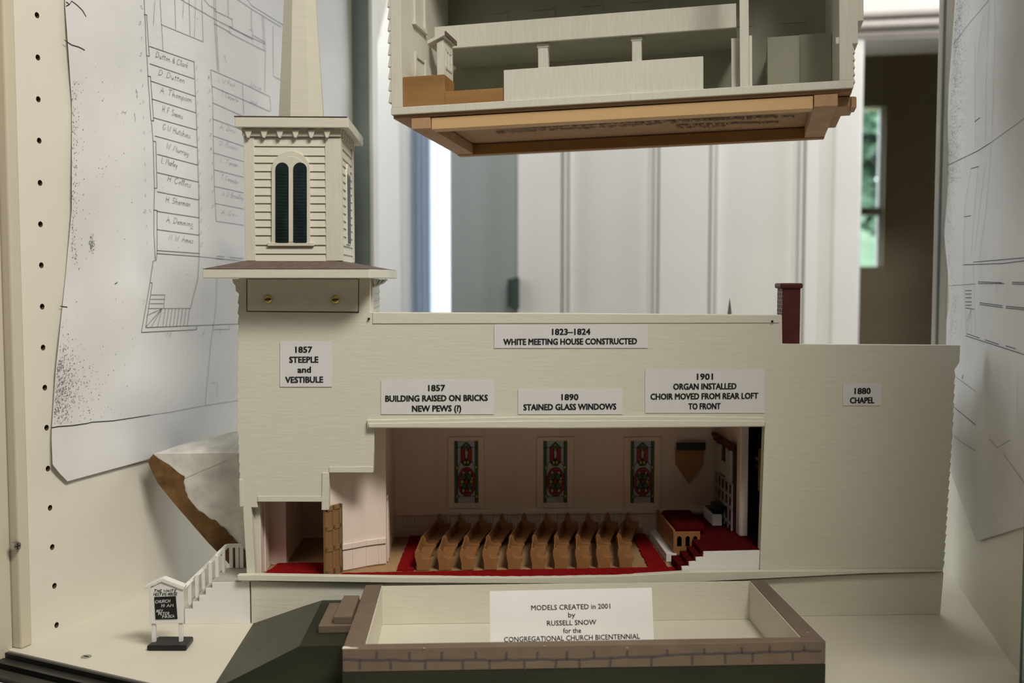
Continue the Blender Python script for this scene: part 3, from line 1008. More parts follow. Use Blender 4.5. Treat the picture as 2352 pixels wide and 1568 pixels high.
def rough(poly, seed, amp=.0006, step=.003):
    r_ = random.Random(seed)
    out = []
    for i in range(len(poly)):
        p, q = V((*poly[i], 0)), V((*poly[(i + 1) % len(poly)], 0))
        n = max(1, int((q - p).length / step))
        for k in range(n):
            m = p + (q - p) * (k / n)
            j = 0 if k == 0 else amp
            out.append((m.x + r_.uniform(-j, j), m.y + r_.uniform(-j, j)))
    return out


zf = Z_SILL - .0012
cp = [CH.atz(x, y, zf + .001) for x, y in ((600, 1292), (740, 1292))]
d_strip = .0165
b = MB()
b.plan(rough([(a_(590), -.0005), (a_(741), -.0005), (a_(741), .040), (a_(612), .040)], 1), zf, zf + .0016)
note(b.build('vestibule_carpet', CARPET, church), 'red vestibule carpet')
b = MB()
b.plan(rough([(a_(765), -.0012), (a_(1562), -.0012), (a_(1562), d_strip), (a_(780), d_strip * .6)], 2), zf, zf + .0016)
note(b.build('front_carpet', CARPET, church), 'red carpet along the front edge')
b = MB()
b.plan(rough([(a_(905), d_strip + .0006), (a_(944), d_strip + .0006), (a_(958), D_BACK - .003), (a_(918), D_BACK - .003)], 3), zf, zf + .0015)
note(b.build('aisle_carpet', CARPET, church), 'red carpet at the back of the pews')
b = MB()
b.plan(rough([(a_(1500), d_strip + .0006), (a_(1546), d_strip + .0006), (a_(1546), D_BACK - .003), (a_(1512), D_BACK - .003)], 4), zf, zf + .0015)
note(b.build('aisle_carpet', CARPET, church), 'red carpet before the platform')

# far wall with rail and wainscot
b = MB()
b.box(xl + .004, xrr - .007, D_BACK - .0015, D_BACK, Z_SILL - .0012, z_ceil)
b.build('far_wall', PINK, church)
zr1, zr0 = CH.at(1200, 1166, D_BACK).z, CH.at(1200, 1180, D_BACK).z
b = MB()
b.box(x_nl + .001, a_(1745), D_BACK - .0035, D_BACK - .0016, zr0, zr1)
b.box(x_nl + .001, a_(1745), D_BACK - .0045, D_BACK - .0016, zr0 + .001, zr1 - .0015)
for k in range(90):
    x = x_nl + .002 + (a_(1745) - x_nl - .004) * k / 90
    b.box(x, x + .0026, D_BACK - .0021, D_BACK - .0016, Z_SILL, zr0 - .0003)
note(b.build('wainscot', PINK, church, bevel=.0002), 'rail and beaded wainscot')

# stained glass windows
GW, GH = 405.0, 1070.0


def stained(parent, gx0, gx1, gz0, gz1, y):
    mb = MB()
    keys = ['pale', 'green', 'red', 'yellow', 'lead']

    def P(px, py):
        return (gx0 + (gx1 - gx0) * (px - 335) / GW, gz1 - (gz1 - gz0) * (py - 235) / GH)
    lay = [0]

    def poly(pts, k):
        lay[0] += 1
        mb.face([(P(*q)[0], y - .00004 * lay[0] * .25, P(*q)[1]) for q in pts], keys.index(k))

    def ell(cx, cy, rx, ry, k, n=20):
        poly([(cx + rx * math.cos(2 * math.pi * i / n), cy + ry * math.sin(2 * math.pi * i / n)) for i in range(n)], k)

    def dia(cx, cy, rx, ry, k):
        ell(cx, cy, rx + 10, ry + 10, 'lead', 8)
        ell(cx, cy, rx, ry, k, 8)

    def line(x0, y0, x1, y1, w=10):
        dx, dy = x1 - x0, y1 - y0
        L = math.hypot(dx, dy)
        ex, ey = -dy / L * w / 2, dx / L * w / 2
        poly([(x0 + ex, y0 + ey), (x1 + ex, y1 + ey), (x1 - ex, y1 - ey), (x0 - ex, y0 - ey)], 'lead')
    poly([(335, 235), (740, 235), (740, 1305), (335, 1305)], 'pale')
    poly([(335, 235), (388, 235), (388, 1305), (335, 1305)], 'green')
    poly([(688, 235), (740, 235), (740, 1305), (688, 1305)], 'green')
    for x in (388, 688):
        line(x, 235, x, 1305, 14)
    line(335, 350, 740, 350)
    poly([(440, 345), (540, 250), (635, 345), (635, 600), (580, 670), (500, 670), (440, 600)], 'lead')
    poly([(465, 340), (540, 268), (612, 340), (540, 400)], 'green')
    poly([(452, 370), (500, 370), (508, 585), (452, 585)], 'red')
    poly([(575, 370), (626, 370), (626, 585), (568, 585)], 'red')
    poly([(518, 420), (540, 380), (562, 420), (556, 520), (540, 545), (524, 520)], 'pale')
    for c in ((535, 310), (535, 388)):
        dia(c[0], c[1], 15, 18, 'yellow')
    dia(512, 610, 20, 30, 'yellow')
    dia(566, 610, 20, 30, 'yellow')
    line(440, 600, 388, 680)
    line(635, 600, 690, 680)
    ell(545, 940, 160, 255, 'lead')
    ell(545, 940, 148, 243, 'red')
    ell(545, 940, 118, 205, 'lead')
    for dx, dy in ((-85, -60), (85, -60), (-85, 60), (85, 60), (-55, -150), (55, -150), (-55, 150), (55, 150)):
        ell(545 + dx, 940 + dy, 18, 26, 'pale', 8)
    for dx, dy in ((-55, -85), (45, -85), (-50, 75), (52, 75)):
        dia(545 + dx, 940 + dy, 34, 48, 'green')
    dia(467, 940, 26, 30, 'yellow')
    dia(624, 940, 26, 30, 'yellow')
    dia(543, 940, 26, 40, 'red')
    poly([(520, 745), (568, 745), (545, 850)], 'red')
    poly([(515, 1120), (580, 1120), (545, 1030)], 'red')
    for c in ((383, 695), (700, 690), (388, 1192), (708, 1190)):
        dia(c[0], c[1], 20, 28, 'yellow')
    line(388, 1192, 700, 1192)
    return mb.build('stained_glass', [SG[k] for k in keys], parent)


for i, (cx, wd) in enumerate(((1071, 82), (1275, 84), (1475, 84))):
    pos = ('left', 'middle', 'right')[i]
    d0 = D_BACK - .0015
    x0, x1 = CH.at(cx - wd / 2, 1080, d0).x, CH.at(cx + wd / 2, 1080, d0).x
    zt_, zb_ = CH.at(cx, 1003, d0).z, CH.at(cx, 1165, d0).z
    gx0, gx1 = CH.at(cx - 27.5, 1080, d0).x, CH.at(cx + 27.5, 1080, d0).x
    gz1_, gz0_ = CH.at(cx, 1011.5, d0).z, CH.at(cx, 1154, d0).z
    fr = MB()
    fr.box(x0, gx0, d0 - .002, d0 - .0001, zb_, zt_)
    fr.box(gx1, x1, d0 - .002, d0 - .0001, zb_, zt_)
    fr.box(gx0, gx1, d0 - .002, d0 - .0001, gz1_, zt_)
    fr.box(gx0, gx1, d0 - .002, d0 - .0001, zb_, gz0_)
    fo = fr.build('window', PINK, church, bevel=.0004)
    stained(fo, gx0, gx1, gz0_, gz1_, d0 - .0006)

# left side rooms: diagonal wall with the brown door, curved hall wall
zc2 = z_ceil - .0002
pl = [(a_(747), .0085), (a_(778), .018), (a_(800), .0225), (a_(830), .030), (a_(858), .035), (x_nl, .037), (x_nl, D_BACK - .0016)]
b = MB()
for i, (p0, p1) in enumerate(zip(pl, pl[1:])):
    zb_ = Z_SILL - .001
    if i == 0:
        zb_ = z_(1160, 760, .012)
    th = .003
    d_ = (V((*p1, 0)) - V((*p0, 0))).normalized()
    nx, ny = -d_.y * th, d_.x * th
    b.plan([p0, p1, (p1[0] + nx, p1[1] + ny), (p0[0] + nx, p0[1] + ny)], zb_, zc2)
b.build('hall_wall', PINK, church)
b = MB()
for (p0, p1) in zip(pl[1:5], pl[2:6]):
    b.plan([(p0[0], p0[1] - .0025), (p1[0], p1[1] - .0025), (p1[0], p1[1] - .0002), (p0[0], p0[1] - .0002)], z_(1252, 830, .03), z_(1239, 830, .03))
    b.plan([(p0[0], p0[1] - .0012), (p1[0], p1[1] - .0012), (p1[0], p1[1] - .0002), (p0[0], p0[1] - .0002)], Z_SILL, z_(1254, 830, .03))
b.box(x_nl, x_nl + .0012, .042, .046, Z_SILL, z_(1140, 890, .044))
b.box(x_nl, x_nl + .0012, .052, .056, Z_SILL, z_(1140, 890, .044))
b.box(x_nl, x_nl + .0012, .042, .056, z_(1150, 890, .044), z_(1138, 890, .044))
b.build('hall_ledge', PINK, church, bevel=.0004)
# door leaf standing in the diagonal wall
dm = MB()
p0, p1 = V((a_(744), .0003, 0)), V((a_(775), .0160, 0))
dd = (p1 - p0).normalized()
dn = V((dd.y, -dd.x, 0))
zt_, zb_ = z_(1161, 760, .008), Z_SILL - .0011


def dquad(s0, s1, z0, z1, t0, t1):
    q = [p0 + dd * ((p1 - p0).length * s) + dn * t for s, t in ((s0, t0), (s1, t0), (s1, t1), (s0, t1))]
    dm.plan([(v.x, v.y) for v in q], z0, z1)


dquad(0, 1, zb_, zt_, 0, -.0018)
hh = zt_ - zb_
for s0, s1 in ((0, .14), (.44, .58), (.87, 1)):
    dquad(s0, s1, zb_, zt_, .0006, 0)
for t0, t1 in ((0, .1), (.36, .43), (.66, .72), (.94, 1)):
    dquad(0, 1, zb_ + hh * t0, zb_ + hh * t1, .0006, 0)
dm.build('vestibule_door', DOORW, church)
b = MB()
bx1 = CH.at(657, 1220, .04).x
b.box(a_(590), bx1, .040, D_BACK - .002, Z_SILL - .001, z_(1154))
b.box(bx1 + .0003, bx1 + .0012, .075, .088, z_(1225), z_(1154))
b.box(a_(586), a_(590), .0085, D_BACK - .002, Z_SILL - .001, z_(1154))
b.box(a_(590) + .0001, a_(594), .020, .0396, Z_SILL - .001, z_(1154))
b.build('vestibule_wall', PINK, church, bevel=.0003)

# platform, stepped cheek, column, dark recess with cross
zp = CH.at(1700, 1265, 0).z
b = MB()
steps = [(1567, 1313), (1566, 1302), (1583, 1301), (1583, 1291), (1599, 1290), (1599, 1281), (1616, 1280), (1617, 1268), (1746, 1265), (1744, 1311)]
b.prism([az(x, y) for x, y in steps], .0006, .0035)
note(b.build('platform_front', WHITE, church, bevel=.0002), 'white stepped platform cheek')
xs_ = [a_(v) for v in (1562, 1582, 1598, 1615, 1766)]
zs_ = [z_(v, 1600) for v in (1300, 1289, 1278, 1266)]
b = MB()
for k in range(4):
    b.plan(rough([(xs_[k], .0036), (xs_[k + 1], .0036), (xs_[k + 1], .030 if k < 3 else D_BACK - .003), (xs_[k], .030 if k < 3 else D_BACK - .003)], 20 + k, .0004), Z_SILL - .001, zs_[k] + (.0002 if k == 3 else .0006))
note(b.build('platform_carpet', RED_SHADED, church), 'red carpet on the steps and platform, shade put into its colour')
b = MB()
xc0, xc1 = CH.at(1699, 1100, .046).x, CH.at(1719, 1100, .046).x
b.box(xc0, xc1, .046, .056, zs_[3] + .0003, z_ceil - .0003)
b.box(xc0 + .0005, xc1 - .0005, .0445, .046, zs_[3] + .0003, z_ceil - .0003)
b.box(xc0 + .002, xc1, .056, D_BACK - .0045, zs_[3] + .0003, z_ceil - .0003)
b.build('nave_column', PINK, church, bevel=.0006)
b = MB()
xk = a_(1810)
b.box(a_(1760), xk, .0082, .0086, zs_[3] + .0003, z_ceil - .0003)
b.box(xk, xk + .001, .0086, .0602, zs_[3] + .0003, z_ceil - .0003)
b.box(xc1 + .0003, xk, .0595, .0602, zs_[3] + .0003, z_ceil - .0003)
b.box(xc1 + .0003, xk, .0087, .0594, zs_[3] + .0003, zs_[3] + .0006)
note(b.build('recess_lining', CURTAIN, church), 'black recess lining')
b = MB()
q0, q1 = CH.at(1743, 1030, .046), CH.at(1752, 1127, .046)
b.box(q0.x, q1.x, .045, .0475, q1.z, q0.z)
b.box(q0.x + .0005, q1.x - .0005, .0475, .0594, (q0.z + q1.z) / 2, (q0.z + q1.z) / 2 + .002)
k0 = CH.at(1736, 1052, .046)
b.box(k0.x, q1.x + .004, .0454, .0470, k0.z - .0018, k0.z + .0008)
crs = b.build('cross', OAK, bevel=.0002)
CH.put(crs)
tag(crs, 'thin golden wooden cross in the black recess at the right end of the nave', 'cross')

# screws, plate
pt = MB()
pt.prism([az(x, y, -.001) for x, y in ((568, 641), (823, 641), (822, 715), (568, 713))], -.001, -.0001)
plate = pt.build('cover_plate', CREAM, church, bevel=.0003)
gp = MB()
gp.prism([az(x, y) for x, y in ((566.5, 641), (568, 641), (568, 714.5), (822, 716.5), (822.6, 641), (824.6, 641), (824, 718), (566.5, 715.5))], -.0004, -.00005)
note(gp.build('plate_gap', DARKGAP, church), 'dark gap round the plate')
for x, y, ang in ((616, 687, -.15), (771, 688, -.1)):
    c = CH.at(x, y, -.001)
    s = MB()
    R_ = .0031
    prof = [(-.0001, R_), (-.0009, R_ * .98), (-.0016, R_ * .72), (-.0018, R_ * .3)]
    s.loft([[(c.x + r_ * math.cos(2 * math.pi * k / 20), c.y + yy, c.z + r_ * math.sin(2 * math.pi * k / 20)) for k in range(20)] for yy, r_ in prof])
    so = s.build('screw', BRASS, plate, smooth=True)
    g = MB()
    g.bar((c.x - R_ * .8 * math.cos(ang), c.y - .0018, c.z + R_ * .8 * math.sin(ang)), (c.x + R_ * .8 * math.cos(ang), c.y - .0018, c.z - R_ * .8 * math.sin(ang)), .0006, .0008)
    for i in range(len(g.m)):
        g.m[i] = 0
    note(so, 'brass slotted screw')
    gm = g.build('screw_slot', DARKGAP, plate)
for x, y in ((847, 732), (1774, 738)):
    c = CH.at(x, y, -.0014)
    s = MB()
    s.tube([(c.x, c.y - .0002, c.z), (c.x, c.y + .001, c.z)], .0009, 10)
    s.build('pin_hole', DARKGAP, church)

# tower side with clapboards, brackets
b = MB()
xt = a_(852)
D_T = .075
b.box(xt - .003, xt, .0086, D_T, z_(735), z_(640))
for k, y in enumerate((640, 658, 675, 690, 702, 720)):
    z0, z1 = z_(y + 17), z_(y)
    b.loft([[(xt, .014, z0), (xt + .0012, .014, z0), (xt + .0002, .014, z1), (xt, .014, z1)], [(xt, D_T, z0), (xt + .0012, D_T, z0), (xt + .0002, D_T, z1), (xt, D_T, z1)]])
b.box(xt, xt + .0012, .0086, .0138, z_(735), z_(640))
b.box(a_(560), xt - .0032, D_T, D_T + .004, z_(900), z_(640))
b.box(a_(556), a_(560), .0086, D_T, z_(900), z_(640))
b.build('tower_side', CREAM, church)
b = MB()
for k in range(3):
    dx = .0028 * k
    b.prism([(xt + .0015 + dx, z_(660) + .0012 * k), (xt + .0028 + dx, z_(660) + .0014 * k), (xt + .0062 + dx, z_(642)), (xt + .0042 + dx, z_(641))], .012, .026)
b.prism([az(x, y) for x, y in ((552, 640), (533, 641), (535, 650), (540, 655), (541, 668), (546, 672), (552, 672))], .0005, .006)
b.build('bracket', CREAM, church, bevel=.0002)

# skirt roof and belfry
dS0, dS1 = -.030, .118
X0, X1 = CH.at(465, 628, dS0).x, CH.at(848, 628, dS0).x
zs1, zs0 = CH.at(650, 617.5, dS0).z, CH.at(650, 638.5, dS0).z
b = MB()
Xr = CH.at(893, 632, .012).x
plan_s = [(X0, dS0), (X1, dS0), (Xr, .012), (Xr, .10), (X1, dS1), (X0, dS1)]
b.plan(plan_s, zs0, zs1)
b.build('skirt_fascia', CREAM, church, bevel=.0005)
ab = lambda x, y=450: CH.at(x, y, 0).x
bx0, bx1 = ab(562), ab(780)
dB = .085
zb0 = z_(600)
b = MB()
o0 = [(p[0], p[1] - .0003, zs1 + .0001) for p in plan_s]
i0 = [(bx0 - .001, -.001, zb0 + .0002), (bx1 - .004, -.001, zb0 + .0002), (bx1 + .001, .004, zb0 + .0002), (bx1 + .001, dB - .004, zb0 + .0002), (bx1 - .004, dB + .001, zb0 + .0002), (bx0 - .001, dB + .001, zb0 + .0002)]
b.loft([o0, i0])
b.build('skirt_roof', SHINGLE, church)
zc0 = z_(293)
b = MB()
b.box(bx0, bx1, .0005, dB, zb0 + .0003, zc0)
belfry = b.build('belfry', CREAMV, church)
b = MB()
b.box(ab(562), ab(586), -.0012, .0004, zb0 + .0003, z_(317))
b.build('corner_board', CREAMV, belfry, bevel=.0003)
b = MB()
b.box(ab(748), bx1, -.0012, .0004, zb0 + .0003, z_(317))
b.box(bx1 - .0002, bx1 + .0014, -.0012, .010, zb0 + .0003, z_(317))
b.build('corner_board', CREAMV, belfry, bevel=.0003)
b = MB()
b.box(bx1 + .0001, bx1 + .0014, dB - .012, dB, zb0 + .0003, z_(317))
b.build('corner_board', CREAMV, belfry, bevel=.0003)
b = MB()
ys = [317, 338, 359, 376, 395, 413, 431, 450, 468, 487, 505, 522, 541, 563, 583, 600]
b = MB()
for y1, y2 in zip(ys, ys[1:]):
    z1, z0 = z_(y1), z_(y2) + .0001
    for x0, x1 in ((586, 748),):
        b.loft([[(ab(x0), .0004, z0), (ab(x0), -.0011, z0), (ab(x0), -.0001, z1), (ab(x0), .0004, z1)], [(ab(x1), .0004, z0), (ab(x1), -.0011, z0), (ab(x1), -.0001, z1), (ab(x1), .0004, z1)]])
    b.loft([[(bx1, .0102, z0), (bx1 + .0011, .0102, z0), (bx1 + .0002, .0102, z1), (bx1, .0102, z1)], [(bx1, dB - .0122, z0), (bx1 + .0011, dB - .0122, z0), (bx1 + .0002, dB - .0122, z1), (bx1, dB - .0122, z1)]])
b.build('clapboards', CREAM, belfry)


def arch(cx, hw, ytop, ybot, n=14):
    ycen = ytop + hw
    pts = [(cx - hw, ybot), (cx + hw, ybot)]
    pts += [(cx + hw * math.cos(math.pi * k / n), ycen - hw * math.sin(math.pi * k / n)) for k in range(n + 1)]
    return pts


b = MB()
b.prism([az(x, y) for x, y in arch(669, 44, 347, 558)], -.0022, .0003)
b.prism([az(x, y) for x, y in [(616, 565), (722, 565), (722, 557), (616, 557)]], -.0026, .0003)
b.build('window_surround', CREAMV, belfry, bevel=.0003)
b = MB()
b.prism([az(x, y) for x, y in arch(669, 35, 360, 556)], -.0026, -.0021)
b.build('window_tympanum', CREAMV, belfry, bevel=.0002)
for cx, hw in ((649.5, 15), (690.5, 15.5)):
    b = MB()
    b.prism([az(x, y) for x, y in arch(cx, hw, 374, 556)], -.0029, -.0025)
    for k in range(24):
        y = 392 + k * 7
        b.box(ab(cx - hw + 1.5), ab(cx + hw - 1.5), -.0031, -.0028, z_(y + 4), z_(y))
    note(b.build('louver', LOUVER, belfry), 'dark green arched louver')
# side window on the belfry
b = MB()
yc = dB / 2
hw_ = .012
n = 14
zc_, zt0 = z_(400), z_(558)
pts = [(yc - hw_, zt0), (yc + hw_, zt0)] + [(yc + hw_ * math.cos(math.pi * k / n), zc_ + hw_ * math.sin(math.pi * k / n)) for k in range(n + 1)]
b.loft([[(bx1 + .0002, p[0], p[1]) for p in pts], [(bx1 + .0020, p[0], p[1]) for p in pts]])
b.build('side_window_surround', CREAMV, belfry, bevel=.0003)
b = MB()
for s in (-1, 1):
    c = yc + s * .0052
    pts = [(c - .0038, zt0 + .001), (c + .0038, zt0 + .001)] + [(c + .0038 * math.cos(math.pi * k / n), zc_ + .0038 * math.sin(math.pi * k / n)) for k in range(n + 1)]
    b.loft([[(bx1 + .0018, p[0], p[1]) for p in pts], [(bx1 + .0022, p[0], p[1]) for p in pts]])
note(b.build('side_louver', LOUVER, belfry), 'dark green side louvers')
# frieze with hanging dentils
b = MB()
b.box(ab(560), bx1 + .0016, -.0026, dB, z_(316), z_(300))
b.box(ab(559), bx1 + .002, -.0034, dB, z_(304), zc0 - .0006)
for k in range(6):
    x = 573 + 36 * k
    b.prism([az(px, py) for px, py in ((x - 9, 299), (x + 9, 299), (x + 5, 312), (x + 2, 318), (x - 3, 318), (x - 5, 312))], -.0046, -.0024)
for k in range(6):
    y0 = .006 + .0135 * k
    b.loft([[(bx1 + .0014, y0 + s, z_(v)) for s, v in ((-.003, 299), (.003, 299), (.0016, 317), (-.0016, 317))], [(bx1 + .0030, y0 + s, z_(v)) for s, v in ((-.003, 299), (.003, 299), (.0016, 317), (-.0016, 317))]])
b.build('dentil_frieze', CREAM, belfry, bevel=.0003)
dC = -.0075
cx0, cx1 = CH.at(539, 280, dC).x, CH.at(800, 280, dC).x
zk1, zk0 = CH.at(670, 269, dC).z, CH.at(670, 293, dC).z
b = MB()
b.box(cx0, cx1, dC, dB + .012, zk0 + .0002, zk1)
b.build('cornice', CREAM, belfry, bevel=.0005)
b = MB()
b.box(cx0 - .0005, cx1 - .001, dC - .0003, dB + .012, zk1 + .0001, zk1 + .0007)
b.build('cornice_roof', SHINGLE, belfry)
sc_ = dB / 2
sxl, sxr = CH.at(643, 262, sc_).x, CH.at(743, 262, sc_).x
R0 = (sxr - sxl) / 2 / math.cos(math.pi / 8)
cxs = (sxl + sxr) / 2
apex = CH.at(698, -640, sc_).z
zs_base = zk1 + .0008
ang0 = math.pi / 8 + .07
lp = []
for t in (0, .5, 1.0):
    r_ = R0 * (1 - t) + .0004
    lp.append([(cxs + r_ * math.cos(ang0 + k * math.pi / 4), sc_ + r_ * math.sin(ang0 + k * math.pi / 4), zs_base + (apex - zs_base) * t) for k in range(8)])
MB().loft(lp).build('spire', CREAM, belfry, bevel=.0003)

# chimney
cd0, cd1 = .0086, .0215
hx0_, hx1_ = CH.at(1797, 700, cd0).x, CH.at(1838, 700, cd0).x
zh0, zh1 = z_chap, CH.at(1815, 662, cd0).z
b = MB()
b.box(hx0_, hx1_, cd0, cd1, zh0 - .003, zh1)
for i in range(14):
    z0 = zh0 + (zh1 - zh0) * i / 14
    b.box(hx0_ - .00025, hx0_ - .00002, cd0, cd1, z0, z0 + .0006, 1)
    for j in range(2):
        yy = cd0 + (cd1 - cd0) * (j * .5 + (.25 if i % 2 else .0)) + .0008
        b.box(hx0_ - .00025, hx0_ - .00002, yy, yy + .0008, z0, z0 + (zh1 - zh0) / 14, 1)
    b.box(hx0_ - .0002, hx0_ - .00001, cd0 + .0002, cd1, z0 + .0007, z0 + (zh1 - zh0) / 14, 2)
chim = b.build('chimney', [BRICK, MORTAR, BRICKB], church)
zt_ = CH.at(1815, 650, cd0).z
MB().box(hx0_ - .0022, hx1_ + .0016, cd0 - .0018, cd1 + .0018, zh1, zt_).build('chimney_cap', BRICK, chim, bevel=.0012)


# paper labels
def plabel(rect, lines, txt, cap=14.3):
    x0, y0, x1, y1 = rect
    p = [CH.at(x, y, -.0005) for x, y in ((x0, y1), (x1, y1), (x1, y0), (x0, y0))]
    b = MB()
    b.prism([(q.x, q.z) for q in p], -.0017 if y0 > 2000 else -.0006, -.00015)
    o = b.build('paper_label', LABEL, church)
    note(o, txt)
    t = MB()
    for s, cx, cy, wd in lines:
        c, e, f = CH.at(cx, cy, -.0006), CH.at(cx + wd / 2, cy, -.0006), CH.at(cx, cy - cap, -.0006)
        text_bm(t, s, c.x, c.z, 2 * (e.x - c.x), f.z - c.z, -.0009, .032, tilt=.004)
    t.build('lettering', INK, o)


plabel((1135, 745, 1488, 799), [("1823–1824", 1312, 761, 87), ("WHITE MEETING HOUSE CONSTRUCTED", 1310, 783.5, 305)], 'white label reading 1823-1824 white meeting house constructed')
plabel((643, 784, 762, 888), [("1857", 698, 802, 38), ("STEEPLE", 698, 825, 66), ("and", 699, 848, 30), ("VESTIBULE", 699, 871, 86)], 'white label reading 1857 steeple and vestibule')
plabel((875, 873, 1135, 951), [("1857", 1003, 890, 38), ("BUILDING RAISED ON BRICKS", 1003, 913.5, 234), ("NEW PEWS (?)", 1003, 937, 112)], 'white label reading 1857 building raised on bricks')
plabel((1190, 893, 1430, 951), [("1890", 1309, 911, 38), ("STAINED GLASS WINDOWS", 1309, 933.5, 212)], 'white label reading 1890 stained glass windows')
plabel((1482, 848, 1756, 948), [("1901", 1619, 864, 36), ("ORGAN INSTALLED", 1619, 886.5, 144), ("CHOIR MOVED FROM REAR LOFT", 1618, 909, 246), ("TO FRONT", 1618, 932, 73)], 'white label reading 1901 organ installed')
plabel((1936, 880, 2024, 931), [("1880", 1981, 897, 36), ("CHAPEL", 1980, 918.5, 55)], 'small white label reading 1880 chapel')

# ================================================================ PEWS
PW = .0122


def pew_end(mb, dx, y, th, tall=0.0, back=0.0):
    pr_ = [(0.0006, 0), (.0005, .005), (-.0008, .011), (-.0008, .0148), (.0002, .0166 + tall), (.0022, .0168 + tall), (.0034, .0150), (.0040, .0118), (.0058, .0098), (.0085, .0094 + back), (.0112, .0100 + back), (.0126, .0090 + back),
           (.0116, .0062), (.0106, .0040), (.0108, 0)]
    mb.prism([(p[0] + dx, p[1]) for p in pr_], y - th / 2, y + th / 2)


def make_pew():
    t = thing('pew', 'x', 'pew', CH)
    L1, L2, s1, s2 = .044, .098, .0035, .0150
    e = MB()
    pew_end(e, 0, .0012, .0022)
    e.build('end_panel', PEW, t, bevel=.0004)
    e = MB()
    pew_end(e, s1, L1, .0018)
    e.build('middle_panel', PEW, t, bevel=.0003)
    e = MB()
    pr_ = [(0, 0), (-.0040, .0080), (-.0030, .0120), (.0006, .0160), (.0020, .0215), (.0034, .0230), (.0050, .0215), (.0060, .0165), (.0085, .0140), (.0130, .0142), (.0128, .0100), (.0112, .0060), (.0110, 0)]
    e.prism([(p[0] + s2, p[1]) for p in pr_], L2 - .001, L2 + .001)
    e.build('end_panel', PEW, t, bevel=.0003)
    for a0, y0, a1, y1 in ((0, .0024, s1, L1 - .001), (s1, L1 + .001, s2, L2 - .001)):
        b = MB()
        b.loft([[(a0 + .001, y0, .0066), (a0 + .0108, y0, .0066), (a0 + .0108, y0, .0080), (a0 + .001, y0, .0080)], [(a1 + .001, y1, .0066), (a1 + .0108, y1, .0066), (a1 + .0108, y1, .0080), (a1 + .001, y1, .0080)]])
        b.build('seat', PEW, t, bevel=.0003)
        b = MB()
        b.loft([[(a0 + .0008, y0, .002), (a0 + .0018, y0, .002), (a0 + .0010, y0, .0160), (a0 + .0, y0, .0160)], [(a1 + .0008, y1, .002), (a1 + .0018, y1, .002), (a1 + .0010, y1, .0160), (a1 + .0, y1, .0160)]])
        b.build('backrest', PEW, t, bevel=.0003)
    return t


def copy_tree(o, parent=None):
    c = o.copy()
    COL.objects.link(c)
    if parent:
        c.parent = parent
    for ch in list(o.children):
        copy_tree(ch, c)
    return c


px_near = [953, 1004, 1056, 1108, 1163, 1218, 1270, 1321, 1369, 1419]
ords = ['first', 'second', 'third', 'fourth', 'fifth', 'sixth', 'seventh', 'eighth', 'ninth']
pew0 = make_pew()
for i, px in enumerate(px_near):
    o = pew0 if i == 0 else copy_tree(pew0)
    p = CH.at(px + 2, 1308, d_strip + .0012)
    o.matrix_world = CH.matrix() @ Matrix.Translation((p.x, d_strip + .0012, zf + .0003)) @ Matrix.Rotation(math.radians(1.5 - 3.6 * i / 9), 4, 'Z')
    if i == 0:
        lab = 'small wooden pew next to the red aisle carpet at the vestibule end'
    elif i == 9:
        lab = 'small wooden pew nearest the platform, last of its row'
    else:
        lab = 'small wooden pew, %s in the row counting from the vestibule end' % ords[i]
    tag(o, lab, 'pew', 'wooden pews in the nave')

# ================================================================ CHOIR STALL, CONSOLE, ORGAN, SHIELD
cst = thing('choir_stall', 'wooden choir rail with three arches on a white plinth before the platform', 'choir stall', CH)
xA = a_(1553)
b = MB()
zb1 = CH.at(1550, 1271, .035).z
b.box(xA, a_(1578), .035, .114, zf + .0003, zb1)
b.build('plinth', WHITE, cst, bevel=.0003)
ztop = CH.at(1560, 1222, .035).z
xB0, xB1 = CH.at(1547, 1240, .036).x, CH.at(1608, 1240, .036).x
b = MB()
b.box(xB0, xB0 + .0018, .038, .114, zb1 + .0003, ztop + .001)
b.build('side_panel', PEW, cst, bevel=.0003)
b = MB()
W_ = xB1 - xB0
arcs = [(.13, .31), (.45, .62), (.73, .90)]
xq = [xB0]
for a0, a1 in arcs:
    xq += [xB0 + W_ * a0, xB0 + W_ * a1]
xq.append(xB1)
z_ab, z_at = zb1 + (ztop - zb1) * .30, zb1 + (ztop - zb1) * .80
b.box(xB0, xB1, .036, .0378, z_at, ztop)
b.box(xB0, xB0 + W_ * .60, .036, .0378, zb1 + .0003, z_ab)
b.box(xB0 + W_ * .60, xB1, .036, .0378, zs_[2] + .001, max(z_ab, zs_[2] + .002))
for k in range(0, 8, 2):
    b.box(xq[k], xq[k + 1], .036, .0378, z_ab, z_at)
for a0, a1 in arcs:
    x0, x1 = xB0 + W_ * a0, xB0 + W_ * a1
    r_, cx = (x1 - x0) / 2, (x0 + x1) / 2
    for s in (-1, 1):
        pts = [(cx + s * r_, z_at)] + [(cx + s * r_ * math.cos(t * math.pi / 12), z_at - r_ * 1.2 + r_ * 1.2 * math.sin(t * math.pi / 12)) for t in range(0, 7)]
        b.prism(pts, .036, .0378)
b.build('arched_panel', PEW, cst)
b = MB()
b.box(xB0 + .002, xB1 - .0005, .0405, .042, zs_[2] + .0012, z_at)
note(b.build('arch_backing', CURTAIN, cst), 'dark backing behind the arches')
chairs = thing('choir_bench', 'dark red padded bench behind the wooden choir rail', 'bench', CH)
b = MB()
b.box(xB0 + .0035, xB0 + .030, .052, .110, zs_[3] + .0008, zs_[3] + .0085)
b.build('seat', RED_SHADED, chairs, bevel=.003)
b = MB()
b.box(xB0 + .014, xB0 + .034, .1105, .120, zs_[3] + .0008, CH.at(1620, 1178, .115).z)
b.build('backrest', RED_SHADED, chairs, bevel=.003)

